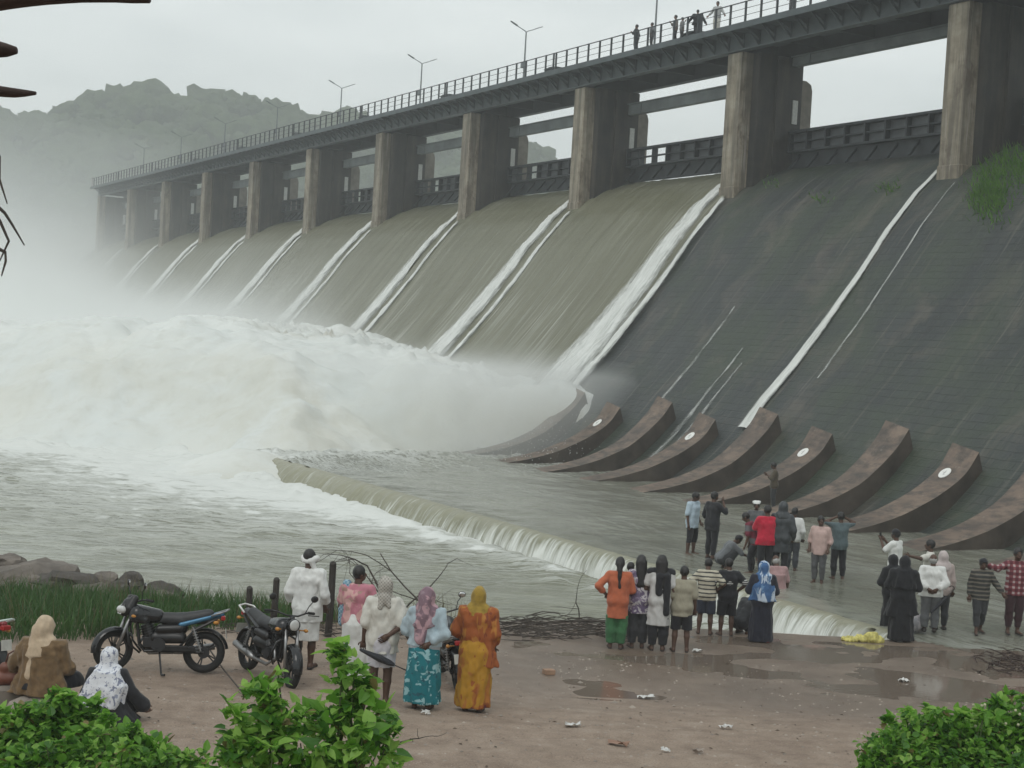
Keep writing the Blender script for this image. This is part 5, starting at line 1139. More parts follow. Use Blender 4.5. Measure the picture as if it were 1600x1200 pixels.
# --- on the bridge
def on_bridge(label, k, face, wear, h=1.5, w=-.35, **kw):
    person(label, DWd(k, w, 20.46), h * 1.1, face, wear, cell=.032, **kw)
fb_ = math.degrees(DAM_RZ)
on_bridge('person in dark clothes on the bridge, left of the lamp post', 1.652, 60, [('trousers', BLK), ('shirt', DRK, {'sleeve': .8})], h=1.52, pose={'armL': 'front', 'armR': 'relaxed'})
on_bridge('person in grey standing right at the lamp post on the bridge', 1.548, 80, [('trousers', DRK), ('shirt', GRYC, {'sleeve': .8})], h=1.4, pose={'armL': 'hips', 'armR': 'hips'})
on_bridge('person in brown grey shirt on the bridge beside a smaller companion', 1.397, 100, [('trousers', BLK), ('shirt', cloth('taupe_shirt', (.13, .12, .11), .2), {'sleeve': .7})], h=1.45, pose={'armR': 'front'})
on_bridge('smaller person in grey on the bridge holding up a hand', 1.355, -80, [('trousers', DRK), ('shirt', cloth('ash_shirt', (.17, .17, .17), .2), {'sleeve': .7})], h=1.25, pose={'armL': 'face'})
on_bridge('person in dark jacket leaning on the bridge railing', 1.262, 0, [('trousers', BLK), ('jacket', BLK, {'sleeve': .9, 'rx': .14, 'e': .03})], h=1.42, pose={'armL': 'wide', 'armR': 'wide', 'build': 1.35})
on_bridge('person in pale loose clothes on the bridge near the pier', 1.145, 150, [('trousers', OFFW, {'baggy': .02}), ('kurta', cloth('pale_grey_kurta', (.36, .37, .37), .1), {'sleeve': .8, 'hem': .36})], h=1.55, pose={'armL': 'wide', 'armR': 'wide'})
on_bridge('person in pale grey on the bridge at the top edge of view', .735, 170, [('trousers', GRYC), ('shirt', cloth('light_grey_shirt', (.3, .31, .31), .1), {'sleeve': .8})], h=1.5, pose={'armL': 'hips'})

# ================================================================== THINGS PEOPLE HOLD
UMB = simple('umbrella_black', (.014, .016, .022), .6)
def umbrella(label, a, b, crook=True, r=.045):
    a, b = np.array(a), np.array(b); root = empty('umbrella', tuple(a), 0, label, 'umbrella'); d = b - a; L_ = np.linalg.norm(d); d /= L_
    m = MB(); pts = [np.zeros(3) + d * t_ * L_ for t_ in (0, .03, .12, .4, .6, .68)]; m.tube(pts, [.012, .02, r * .55, r, r * .75, .02], 10); m.build('canopy', UMB, root, False)
    m = MB(); m.tube([d * L_ * .66, d * L_ * .95], .009, 6)
    if crook:
        s = np.cross(d, (0, 1, 0)); s /= np.linalg.norm(s); c = d * L_ * .95 + s * .05; pts = [c + .05 * (-s * math.cos(t_) + d * math.sin(t_)) for t_ in np.linspace(0, math.pi * 1.1, 9)]; m.tube(pts, .012, 6)
    m.build('handle', simple('umbrella_handle', (.05, .04, .035), .5), root, True); return root
w_ = pw_ + np.array([0, -.0, 0]); h_ = hw_
wr = pw_ + np.array([.16, .08, .62])
umbrella('folded black umbrella held across the body by the person in off white shirt', pw_ + np.array([-.28, -.24, .78]), pw_ + np.array([.42, -.2, .5]), False, .05)
umbrella('folded black umbrella with curved handle behind the bald person in white shirt', po_ + np.array([-.04, -.2, .42]), po_ + np.array([.42, -.16, .93]), True, .04)
# phones
PH = simple('phone_black', (.015, .015, .017), .25)
for lab, p_, J_, rz in (('black phone held up by the person in white T shirt', pt, Jt, 50),):
    a_ = R(rz); q = (J_['wrL'] + J_['wrR']) / 2; q = np.array([q[0] * math.cos(a_) - q[1] * math.sin(a_), q[0] * math.sin(a_) + q[1] * math.cos(a_), q[2]])
    m = MB(); m.box((-.04, -.008, -.08), (.04, .008, .08), .006); o = m.build('phone', PH); o.location = tuple(p_ + q + np.array([-.05, .05, .09])); o.rotation_euler = (0, 0, a_); tag(o, lab, 'phone')
# blue checked cloth on the shoulder of the pink shirt
V, Fc = field_mesh([('c', (-.17, -.02, .84 * hp_), (-.22, .05, .62 * hp_), .05, .07), ('c', (-.22, .05, .62 * hp_), (-.23, .06, .5 * hp_), .07, .06), ('c', (-.17, -.02, .84 * hp_), (-.1, -.06, .8 * hp_), .05, .03)], .014, .03, wrinkle=.012, wf=10)
o = mesh_obj('towel', V, Fc, plaid('blue_check', (.16, .3, .4), (.32, .45, .52), (.08, .17, .27), 16), smooth=True); o.location = tuple(pp); o.rotation_euler = (0, 0, R(-14)); tag(o, 'blue checked towel hanging over the shoulder of the pink shirt', 'towel')
# handbag beside the seated person
p = on_ground(18, 1112); bag = empty('handbag', tuple(p), R(20), 'reddish brown handbag beside the person in beige head cloth', 'handbag')
V, Fc = field_mesh([('c', (-.13, 0, .42), (.13, 0, .42), .085, .085), ('c', (-.11, 0, .55), (.11, 0, .55), .06, .06)], .014, .04, wrinkle=.01); mesh_obj('bag_body', V, Fc, simple('bag_leather', (.14, .045, .025), .5), bag, True)
m = MB(); m.tube([(-.1, 0, .58), (-.07, 0, .72), (0, 0, .76), (.07, 0, .72), (.1, 0, .58)], .012, 6); m.build('strap', simple('bag_strap', (.09, .03, .02), .5), bag, True)
m = MB(); m.box((-.2, -.12, 0), (.2, .12, .34), .05); o = m.build('stone', simple('bank_rock', (.23, .2, .17), .85)); o.location = tuple(p); o.rotation_euler = (0, 0, .4); tag(o, 'squared stone under the reddish brown handbag', 'stone')
# cloth bundle on the ground
V, Fc = field_mesh([('e', (0, 0, .13), (.2, .15, .15)), ('e', (.08, .02, .24), (.1, .09, .1)), ('e', (-.12, .03, .1), (.12, .12, .1))], .016, .05, wrinkle=.02, wf=8, clips=[((0, 0, -1), .0)])
o = mesh_obj('bundle', V, Fc, floral('grey_bundle_cloth', (.2, .2, .21), (.32, .3, .31), 6, .5), smooth=True); p = on_ground(1432, 986); o.location = tuple(p); tag(o, 'grey cloth bundle on the ground beside the bald person', 'bundle')
# ================================================================== MOTORBIKES (x forward, z up)
RUB = simple('tyre_rubber', (.014, .014, .014), .85); MET = simple('dull_metal', (.3, .3, .3), .35, .8); ENG = simple('engine_grey', (.035, .035, .037), .45, .4); BLKP = simple('black_plastic', (.012, .012, .013), .35)
CHR = simple('chrome', (.55, .55, .55), .2, 1.0); GLS = simple('lamp_glass', (.55, .56, .55), .12); REDL = simple('tail_lens', (.35, .02, .02), .25)
def sd_mesh(name, prims, mat, parent, hc=.014, k=.03, **kw):
    V, Fc = field_mesh(prims, hc, k, **kw); return mesh_obj(name, V, Fc, mat, parent, True)
def wheel(x, par, r=.3, steer=0.0, tw=.052):
    w = bpy.data.objects.new('wheel', None); COL.objects.link(w); w.parent = par; w.location = (x, 0, r); w.rotation_euler = (0, 0, steer)
    MB().ring((0, 0, 0), r - tw, tw, 1, 32, 9, .95).build('tyre', RUB, w, True)
    m = MB(); m.ring((0, 0, 0), r - tw * 1.9, .016, 1, 28, 6, 1.8); m.tube([(0, -.05, 0), (0, .05, 0)], .045, 12); m.tube([(0, .052, 0), (0, .06, 0)], .085, 16)
    for i in range(5):
        a = 2 * math.pi * i / 5; 
        for d_ in (-.12, .12): m.tube([(.04 * math.cos(a), 0, .04 * math.sin(a)), ((r - tw * 1.9) * math.cos(a + d_), 0, (r - tw * 1.9) * math.sin(a + d_))], .011, 5)
    m.build('rim', ENG, w, False); return w
def motorbike(label, loc, rz, paint, accent, tail=None, steer=0.0, lean=R(-7), cowl=True, guard=None):
    root = empty('motorbike', tuple(loc), rz, label, 'motorbike'); b = bpy.data.objects.new('bike_tmp', None)
    root.rotation_euler = (lean, 0, rz)
    cs, sn = math.cos(steer), math.sin(steer)
    wheel(-.64, root); wheel(.64, root, steer=steer)
    def S(p): x, y, z = p; dx = x - .5; return (.5 + dx * cs - y * sn, dx * sn + y * cs, z)
    m = MB()
    for y in (-.085, .085): m.tube([S((.64, y, .3)), S((.40, y, .92))], [.026, .022], 8)
    m.tube([S((.43, -.1, .82)), S((.43, .1, .82))], .03, 8); m.build('fork', MET, root, True)
    n = 14; vs = []; 
    for i in range(n):
        a = math.radians(-5 + 150 * i / (n - 1)); 
        for y, dr in ((-.075, -.03), (-.05, .0), (0, .015), (.05, 0), (.075, -.03)): vs.append(S((.64 + (.325 + dr) * math.cos(a), y, .3 + (.325 + dr) * math.sin(a))))
    mesh_obj('front_mudguard', vs, grid_faces(n, 5), guard or accent or paint, root, True)
    sd_mesh('fuel_tank', [('c', (.32, -.05, .82), (.05, -.035, .80), .135, .1), ('c', (.32, .05, .82), (.05, .035, .80), .135, .1), ('c', (.38, -.13, .76), (.2, -.12, .74), .05, .05), ('c', (.38, .13, .76), (.2, .12, .74), .05, .05)], paint, root)
    sd_mesh('seat', [('c', (.02, 0, .77), (-.3, 0, .745), .085, .11), ('c', (-.3, 0, .745), (-.68, 0, .835), .11, .085), ('c', (.02, 0, .74), (-.6, 0, .78), .09, .08)], simple('seat_vinyl', (.02, .021, .023), .5, bump=.15), root, clips=[((0, 0, -1), -.70)])
    sd_mesh('side_panel', [('c', (.0, -.1, .62), (-.3, -.1, .64), .06, .055), ('c', (.0, .1, .62), (-.3, .1, .64), .06, .055), ('c', (-.1, 0, .63), (-.3, 0, .64), .1, .1), ('c', (.05, -.06, .5), (-.3, -.07, .5), .09, .08), ('c', (.05, .06, .5), (-.3, .07, .5), .09, .08)], BLKP, root)
    sd_mesh('tail_cowl', [('c', (-.3, -.1, .69), (-.82, -.055, .84), .04, .03), ('c', (-.3, .1, .69), (-.82, .055, .84), .04, .03), ('c', (-.7, 0, .8), (-.86, 0, .84), .06, .045)], accent or paint, root, hc=.012)
    m = MB(); m.box((-.06, -.12, .34), (.22, .12, .52), .03); m.tube([(.12, 0, .48), (.2, 0, .68)], [.1, .085], 12)
    for i in range(5): m.tube([(.125 + .014 * i, 0, .5 + .034 * i), (.13 + .014 * i, 0, .512 + .034 * i)], .118, 12)
    m.tube([(.0, .12, .4), (0, .17, .4)], .1, 14); m.tube([(.12, -.12, .4), (.12, -.16, .4)], .085, 14); m.build('engine', ENG, root)
    m = MB(); m.tube([(.36, -.02, .9), (.28, -.03, .4), (.2, -.06, .3), (-.25, -.08, .32)], .022, 8); m.tube([(.36, .02, .9), (.28, .03, .4), (.2, .06, .3), (-.25, .08, .32), (-.5, .1, .62), (-.8, .08, .78)], .02, 8); m.tube([(-.25, -.08, .32), (-.5, -.1, .62), (-.8, -.08, .78)], .02, 8); m.tube([(-.2, -.08, .32), (-.64, -.09, .3)], .025, 8); m.tube([(-.2, .08, .32), (-.64, .09, .3)], .025, 8); m.build('frame', BLKP, root)
    m = MB(); m.tube([(.22, -.09, .52), (.3, -.1, .36), (.15, -.14, .25), (-.2, -.16, .27)], [.02, .022, .024, .03], 8); m.tube([(-.2, -.16, .27), (-.3, -.165, .29), (-.78, -.17, .37)], [.03, .052, .05], 12); m.build('exhaust', MET, root, True)
    for y in (-1, 1):
        m = MB(); m.tube([(-.6, y * .12, .32), (-.47, y * .12, .66)], .014, 6)
        for i in range(8): c_ = np.array([-.585 + .014 * i, y * .12, .36 + .037 * i]); m.tube([c_, c_ + np.array([.004, 0, .014])], .036, 10)
        m.build('shock_absorber', REDL if False else MET, root)
    m = MB(); m.tube([(.42, 0, .72), (.44, -.2, .62), (.4, -.24, .42), (.26, -.1, .28)], .016, 6); m.tube([(.42, 0, .72), (.44, .2, .62), (.4, .24, .42), (.26, .1, .28)], .016, 6); m.build('crash_guard', BLKP, root, True)
    m = MB(); m.box((-.52, .11, .30), (.0, .14, .40), .02); m.build('chain_cover', BLKP, root)
    m = MB(); m.tube([S((.42, 0, .92)), S((.38, 0, .98))], .04, 8); pts = [(.24, -.37, 1.02), (.33, -.22, 1.03), (.39, -.08, .99), (.39, .08, .99), (.33, .22, 1.03), (.24, .37, 1.02)]; m.tube([S(p) for p in pts], .013, 7); hb = m.build('handlebar', BLKP, root, True)
    for y in (-1, 1):
        m = MB(); m.tube([S((.24, y * .37, 1.02)), S((.3, y * .26, 1.03))], .02, 8); m.tube([S((.33, y * .25, 1.0)), S((.33, y * .42, 1.0))], .007, 5); m.build('grip', RUB, hb)
        mr = bpy.data.objects.new('mirror', None); COL.objects.link(mr); mr.parent = root
        m = MB(); m.tube([S((.34, y * .2, 1.03)), S((.36, y * .24, 1.14)), S((.35, y * .29, 1.2))], .007, 5); m.build('mirror_stalk', BLKP, mr)
        c_ = S((.35, y * .31, 1.24)); m = MB(); m.ball(c_, (.02, .062, .048), 12, 8); m.build('mirror_back', BLKP, mr, True)
        m = MB(); m.ball((c_[0] - .013, c_[1], c_[2]), (.012, .056, .042), 12, 8); m.build('mirror_glass', CHR, mr, True)
        m = MB(); m.tube([S((.44, y * .1, .8)), S((.45, y * .19, .8))], .009, 5); m.ball(S((.45, y * .21, .8)), (.045, .03, .028), 8, 6); m.build('indicator', simple('amber_lens', (.45, .2, .03), .3), root, True)
        m = MB(); m.tube([(-.8, y * .06, .74), (-.8, y * .14, .74)], .009, 5); m.ball((-.8, y * .16, .74), (.045, .03, .028), 8, 6); m.build('indicator', simple('amber_lens', (.45, .2, .03), .3), root, True)
        m = MB(); m.tube([(.02, y * .12, .34), (.02, y * .27, .34)], .014, 6); m.tube([(-.42, y * .12, .38), (-.42, y * .24, .38)], .013, 6); m.build('footrest', RUB, root)['kind'] = 'stuff'
    if cowl:
        sd_mesh('headlamp_cowl', [('c', S((.46, -.05, .9)), S((.40, -.06, 1.03)), .085, .06), ('c', S((.46, .05, .9)), S((.40, .06, 1.03)), .085, .06), ('c', S((.52, 0, .86)), S((.47, 0, .97)), .08, .07)], BLKP, root)
        sd_mesh('headlamp', [('c', S((.56, -.045, .88)), S((.56, .045, .88)), .055, .055)], GLS, root, hc=.012)
        m = MB(); m.add([S(p) for p in ((.59, -.08, .82), (.6, .08, .82), (.56, .09, .93), (.5, .0, 1.03), (.55, -.09, .93))], [(0, 1, 2, 3, 4)]); m.build('cowl_stripe', GLS, root)
    else:
        m = MB(); m.tube([S((.44, 0, .88)), S((.5, 0, .88)), S((.55, 0, .88))], [.06, .09, .085], 14); m.build('headlamp_shell', BLKP, root, True); m = MB(); m.ball(S((.55, 0, .88)), (.025, .08, .08), 12, 8); m.build('headlamp', GLS, root, True)
    m = MB(); m.tube([(-.72, -.13, .83), (-.92, -.12, .9), (-.97, 0, .92), (-.92, .12, .9), (-.72, .13, .83)], .014, 7); m.build('grab_rail', tail or MET, root, True)
    m = MB(); m.box((-.92, -.07, .76), (-.86, .07, .83), .015); m.build('tail_lamp', REDL, root)
    n = 10; vs = []
    for i in range(n):
        a = math.radians(60 + 110 * i / (n - 1))
        for y, dr in ((-.08, -.03), (-.05, 0), (0, .012), (.05, 0), (.08, -.03)): vs.append((-.64 + (.34 + dr) * math.cos(a), y, .3 + (.34 + dr) * math.sin(a)))
    mesh_obj('rear_mudguard', vs, grid_faces(n, 5), BLKP, root, True)
    m = MB(); m.add([(-.955, -.1, .5), (-.955, .1, .5), (-.935, .1, .64), (-.935, -.1, .64), (-.95, -.1, .5), (-.95, .1, .5), (-.93, .1, .64), (-.93, -.1, .64)], [(0, 3, 2, 1), (4, 5, 6, 7), (0, 1, 5, 4), (1, 2, 6, 5), (2, 3, 7, 6), (3, 0, 4, 7)]); m.build('number_plate', simple('plate_white', (.5, .5, .46), .5), root)
    m = MB(); m.tube([(-.02, .12, .3), (-.08, .3, .0)], .014, 6); m.tube([(-.08, .3, .0), (-.13, .33, .0)], .018, 6); m.build('side_stand', BLKP, root)
    return root
BLUEP = simple('metallic_blue', (.05, .16, .27), .25, .3); BLKG = simple('gloss_black', (.012, .013, .015), .2)
def bike_at(px, py): p = on_ground(px, py); p[2] = float(ground_z(p[0], p[1])); return p
b1 = motorbike('black and blue motorbike parked side on beside the tall grass', bike_at(246, 1050), R(188), BLKG, BLUEP, guard=BLKG, steer=R(28), lean=R(6))
b2 = motorbike('black motorbike with white tail rail turned towards the bush', bike_at(418, 1062), R(-52), BLKG, BLKG, tail=simple('white_rail', (.62, .62, .6), .4), steer=R(-12), lean=R(-6), cowl=False)
b3 = motorbike('black motorbike standing end on behind the yellow sari', bike_at(703, 1066), R(104), BLKG, None, steer=R(10), lean=R(-6), cowl=False)
b4 = motorbike('red motorbike with a pale grab rail cut off at the left edge', bike_at(-84, 1060), R(158), simple('gloss_red', (.22, .015, .02), .25), simple('gloss_red', (.22, .015, .02), .25), tail=simple('pale_green_rail', (.5, .58, .54), .4), lean=R(6))

# ================================================================== POSTS, BRANCHES, DRIFT
WOOD = simple('weathered_wood', (.035, .03, .026), .9, scale=4, var=.4, bump=.5)
for px, py0, py1, r_, lab in ((386, 985, 917, .055, 'short dark wooden post behind the motorbikes, leftmost and lowest of three'), (424, 995, 903, .055, 'dark wooden post beside the person in white kurta, middle one of three'), (512, 995, 878, .06, 'tall dark wooden post between the white kurta and pink shirt')):
    p = on_ground(px, py0); D = depth_of(p); h_ = (py0 - py1) / F_PX * D
    m = MB(); m.tube([(0, 0, -.3), (.01, 0, h_ * .5), (.0, 0.01, h_ - .02), (0, 0, h_)], [r_ * 1.1, r_ * 1.05, r_, r_ * .8], 9); o = m.build('wooden_post', WOOD); o.location = tuple(p); o.rotation_euler = (.02, (hash(px) % 5 - 2) * .01 + .02, 0); tag(o, lab, 'post', 'wooden posts at the water edge')
TWIG = simple('dead_twig', (.06, .05, .042), .9, scale=10, var=.35)
def branch_mesh(mb, p, d, ln, r_, depth, rg, spread=.7, droop=0.0):
    pts = [np.array(p, float)]; d = np.array(d, float) / np.linalg.norm(d); n = 5
    for i in range(n):
        d = d + rg.normal(size=3) * .13; d[2] -= droop; d /= np.linalg.norm(d); pts.append(pts[-1] + d * ln / n)
    mb.tube(pts, list(np.linspace(r_, r_ * .45, n + 1)), 5 if depth else 4)
    if depth:
        for j in range(rg.integers(2, 4)):
            i = rg.integers(2, n + 1); dd = d + rg.normal(size=3) * spread; branch_mesh(mb, pts[i], dd, ln * rg.uniform(.45, .75), r_ * .5, depth - 1, rg, spread, droop)
def branch_obj(label, p, d, ln, r_, depth, seed, cat='branch', **kw):
    rg = np.random.default_rng(seed); mb = MB(); branch_mesh(mb, (0, 0, 0), d, ln, r_, depth, rg, **kw); o = mb.build('dead_branch', TWIG); o.location = tuple(p); return tag(o, label, cat)
p = on_ground(640, 1000); branch_obj('bare dead branches spreading up behind the two people with covered heads', p, (-.6, .1, 1), 1.5, .03, 3, 5)
p = on_ground(668, 985); branch_obj('thin forked dead branch leaning right above the mauve head cloth', p + np.array([-.5, 0, .3]), (.75, .1, 1.0), 1.2, .018, 2, 9)
p = on_ground(700, 992); branch_obj('long dead branch leaning left over the water behind the checked head cloth', p + np.array([0, 0, .1]), (-1, .2, .95), 1.9, .022, 2, 19)
p = on_ground(960, 985); branch_obj('long thin branch reaching left along the bank from the orange tunic', p + np.array([-.1, 0, .15]), (-1, .1, .2), 2.4, .022, 3, 21, spread=.5)
p = on_ground(905, 975); branch_obj('bare stick standing up out of the driftwood', p, (-.35, 0, 1), .85, .014, 1, 3)
DRIFT = []
rg = np.random.default_rng(31); mb = MB()
for i in range(170):
    px = rg.uniform(770, 960); py = rg.uniform(968, 1001); p = on_ground(px, py); a = rg.normal(0, .35); L_ = rg.uniform(.25, .95)
    q = p + np.array([0, 0, rg.uniform(.0, .13)]); mid = q + np.array([math.cos(a) * L_ / 2, math.sin(a) * L_ / 2 * 1.0, rg.uniform(-.02, .1)]); e_ = q + np.array([math.cos(a) * L_, math.sin(a) * L_, rg.uniform(-.05, .1)])
    mb.tube([q, mid, e_], [rg.uniform(.004, .014), .008, .004], 4, cap=False)
for i in range(160):
    px = rg.uniform(330, 770); py = rg.uniform(972, 1000); p = on_ground(px, py); a = rg.normal(0, .5); L_ = rg.uniform(.2, .7); q = p + np.array([0, 0, rg.uniform(.0, .1)])
    mb.tube([q, q + np.array([math.cos(a) * L_ / 2, 0, .05]), q + np.array([math.cos(a) * L_, math.sin(a) * L_, rg.uniform(-.04, .06)])], [.008, .008, .004], 4, cap=False)
tag(mb.build('driftwood', TWIG), 'tangle of twigs washed up along the bank', kind='stuff')
rg = np.random.default_rng(77); mb = MB()
for i in range(75):
    p = on_ground(rg.normal(1575, 26), rg.uniform(1026, 1058)); a = rg.uniform(0, 6.28); L_ = rg.uniform(.15, .5); q = p + np.array([0, 0, rg.uniform(0, .12)])
    mb.tube([q, q + np.array([math.cos(a) * L_ / 2, math.sin(a) * L_ / 2, .04]), q + np.array([math.cos(a) * L_, math.sin(a) * L_, rg.uniform(-.03, .08)])], [.012, .01, .004], 4, cap=False)
tag(mb.build('brushwood', simple('wet_brush', (.04, .025, .02), .8)), 'dark heap of wet brushwood', kind='stuff')
p = on_ground(330, 1040); m = MB(); q = on_ground(385, 1092) - on_ground(318, 1032); m.tube([(0, 0, .28), tuple(q * .5 + np.array([0, 0, .12])), tuple(q + np.array([0, 0, .02]))], [.014, .012, .01], 6); o = m.build('stick', TWIG); o.location = tuple(on_ground(318, 1032)); tag(o, 'thin crooked stick leaning from the blue motorbike to the ground', 'stick')

# ================================================================== ROCKS ON THE BANK
RK = simple('river_rock', (.13, .112, .095), .85, scale=1.6, var=.4, bump=.5); RKD = simple('river_rock_dark', (.06, .052, .045), .85, scale=1.6, var=.4, bump=.5)
rp_ = [rock_mesh('rock', 21.0 + 3.1 * i, RK, .5) for i in range(4)]
RS = [(20, 905, 1.0, .62), (70, 900, .95, .6), (112, 908, .8, .55), (40, 930, .7, .4), (150, 921, .6, .42), (190, 918, .42, .45), (205, 907, .34, .5), (175, 932, .55, .35), (250, 920, .5, .42), (268, 930, .4, .3), (130, 938, .5, .35), (228, 931, .45, .32), (-30, 915, .9, .6), (8, 873, .5, .38), (95, 932, .6, .35), (285, 944, .45, .25), (160, 905, .4, .4)]
for i, (px, py, r_, hz_) in enumerate(RS):
    o = rp_[i] if i < 4 else link_copy(rp_[i % 4]); p = at_depth(px, py, 30.6 - .03 * (py - 900)); p[2] = min(p[2], -.05)
    o.location = tuple(p - np.array([0, 0, .1])); o.scale = (r_, r_ * .8, hz_ * 1.15); o.rotation_euler = (random.uniform(-.25, .25), random.uniform(-.25, .25), i * 1.9)
    if i % 3 == 2: o.data = o.data.copy(); o.data.materials[0] = RKD
    tag(o, f'{"dark" if i % 3 == 2 else "grey brown"} weathered rock on the bank above the tall grass, {ORD[i]} of the heap', 'rock', 'rocks heaped on the river bank')
# small stones and gravel lying on the earth
peb = MB(); rg = np.random.default_rng(8)
for i in range(1500):
    x, y = rg.uniform(-6, 10), rg.uniform(16.5, 26); z = float(ground_z(x, y)); r_ = rg.uniform(.008, .026) * (2.0 if rg.random() < .06 else 1)
    s_ = r_ * np.array([1.2, 1, .7]); peb.add([(x + a * s_[0], y + b * s_[1], z + c_ * s_[2]) for a, b, c_ in oct_v], oct_f)
tag(peb.build('pebbles', simple('pebble', (.3, .26, .22), .8, scale=3, var=.5)), 'pebbles and grit scattered on the earth', kind='stuff')

# ================================================================== GRASS AND PLANTS
GR = []
def leafmat(name, c1, c2, tr=.3):
    t = NT(name); oi = t.n('ObjectInfo'); n = t.noise(t.coord(), 3.0, 3); c = t.ramp(n, [(.3, c1), (.7, c2)]); t.base(c); t.set(Roughness=.5)
    t.b.inputs['Subsurface Weight'].default_value = 0.0
    tb = t.n('BsdfTranslucent'); t.l(c, tb.inputs[0]); mxs = t.n('MixShader'); mxs.inputs[0].default_value = tr; t.l(t.b.outputs[0], mxs.inputs[1]); t.l(tb.outputs[0], mxs.inputs[2]); t.l(mxs.outputs[0], t.out.inputs[0]); return t.m
GM = leafmat('reed_green', (.025, .075, .015), (.065, .15, .03)); GMD = leafmat('dry_reed', (.12, .11, .05), (.17, .15, .08)); LM = leafmat('leaf_green', (.11, .29, .03), (.22, .46, .06), .55); LM2 = leafmat('leaf_light', (.24, .48, .07), (.40, .62, .15), .55); LMD = leafmat('leaf_deep', (.04, .14, .018), (.09, .23, .032), .45)
DEADL = leafmat('dry_leaf', (.14, .11, .04), (.26, .22, .08), .3)
STEMM = simple('green_stem', (.07, .1, .035), .7)
def blades(name, n, region, hmin, hmax, wd, mat, label, seed, lean_=.25):
    rg = np.random.default_rng(seed); vs = []; fs = []
    for i in range(n):
        x, y = region(rg); z = float(ground_z(x, y, False)) - .03; h_ = rg.uniform(hmin, hmax); a = rg.uniform(0, 6.28); w_ = wd * rg.uniform(.6, 1.3)
        lx, ly = rg.normal(0, lean_) * h_, rg.normal(0, lean_) * h_; ca, sa = math.cos(a) * w_, math.sin(a) * w_; b = len(vs)
        vs += [(x - ca, y - sa, z), (x + ca, y + sa, z), (x - ca * .8 + lx * .35, y - sa * .8 + ly * .35, z + h_ * .55), (x + ca * .8 + lx * .35, y + sa * .8 + ly * .35, z + h_ * .55), (x + lx, y + ly, z + h_)]
        fs += [(b, b + 1, b + 3, b + 2), (b + 2, b + 3, b + 4)]
    return tag(mesh_obj(name, vs, fs, mat), label, kind='stuff')
def reg(rg):
    while True:
        y = rg.uniform(22.6, 28.6); x = rg.uniform(-12.5, -2.3 - (29.6 - y) * .33)
        if x < -4.2 - .9 * (26 - y) or y > 25.2: return x, y
blades('grass', 11000, reg, .2, .62, .009, GM, 'tall dark green grass on the bank behind the motorbikes', 3, .33)
blades('dry_grass', 420, reg, .45, .9, .006, GMD, 'dry seeding stalks standing above the green grass', 4, .15)
blades('dry_grass', 700, lambda rg: (rg.uniform(-11, -4.2), rg.uniform(27.8, 30.4)), .25, .8, .007, GMD, 'dry weeds among the rocks of the bank', 44, .25)
blades('grass', 1800, lambda rg: (rg.uniform(-11.5, -3.8), rg.uniform(27.4, 29.8)), .2, .5, .009, GM, 'green weeds among the rocks of the bank', 45, .3)
blades('reeds', 160, lambda rg: (rg.uniform(-4.6, -.6), rg.uniform(25.5, 28.6)), .4, .85, .008, GMD, 'thin dry reeds along the water edge', 14, .2)
# leaf shapes
def leaf_shape(L_, w_, fold=.25, heart=False):
    if heart: o = [(0, 0), (-.42, -.14), (-.52, .2), (-.34, .6), (0, 1.0), (.34, .6), (.52, .2), (.42, -.14)]
    else: o = [(0, 0), (-.3, .22), (-.36, .5), (-.2, .8), (0, 1), (.2, .8), (.36, .5), (.3, .22)]
    vs = [(x * w_, y * L_, abs(x) * fold * w_ - .18 * L_ * y * y) for x, y in o] + [(0, .5 * L_, -.06 * L_)]
    return vs, [(8, i, (i + 1) % 8) for i in range(8)]
def leaf_cloud(n, place, size, mat, name, parent, seed, heart=False):
    rg = np.random.default_rng(seed); lv, lf = leaf_shape(1, 1, .3, heart); lv = np.array(lv); vs, fs = [], []
    for i in range(n):
        p, out = place(rg); s_ = size * rg.uniform(.35, 1.35)
        d = out * .6 + rg.normal(size=3) * .75 + np.array([0, -.15, -.1]); d /= np.linalg.norm(d); upv = np.array([0, 0, 1.0]) + rg.normal(size=3) * .35; a = np.cross(d, upv); a /= np.linalg.norm(a); nn = np.cross(a, d)
        q = p + s_ * (lv[:, :1] * a + lv[:, 1:2] * d + lv[:, 2:] * nn); b = len(vs); vs += q.tolist(); fs += [tuple(k + b for k in f_) for f_ in lf]
    o = mesh_obj(name, vs, fs, mat, parent); return o
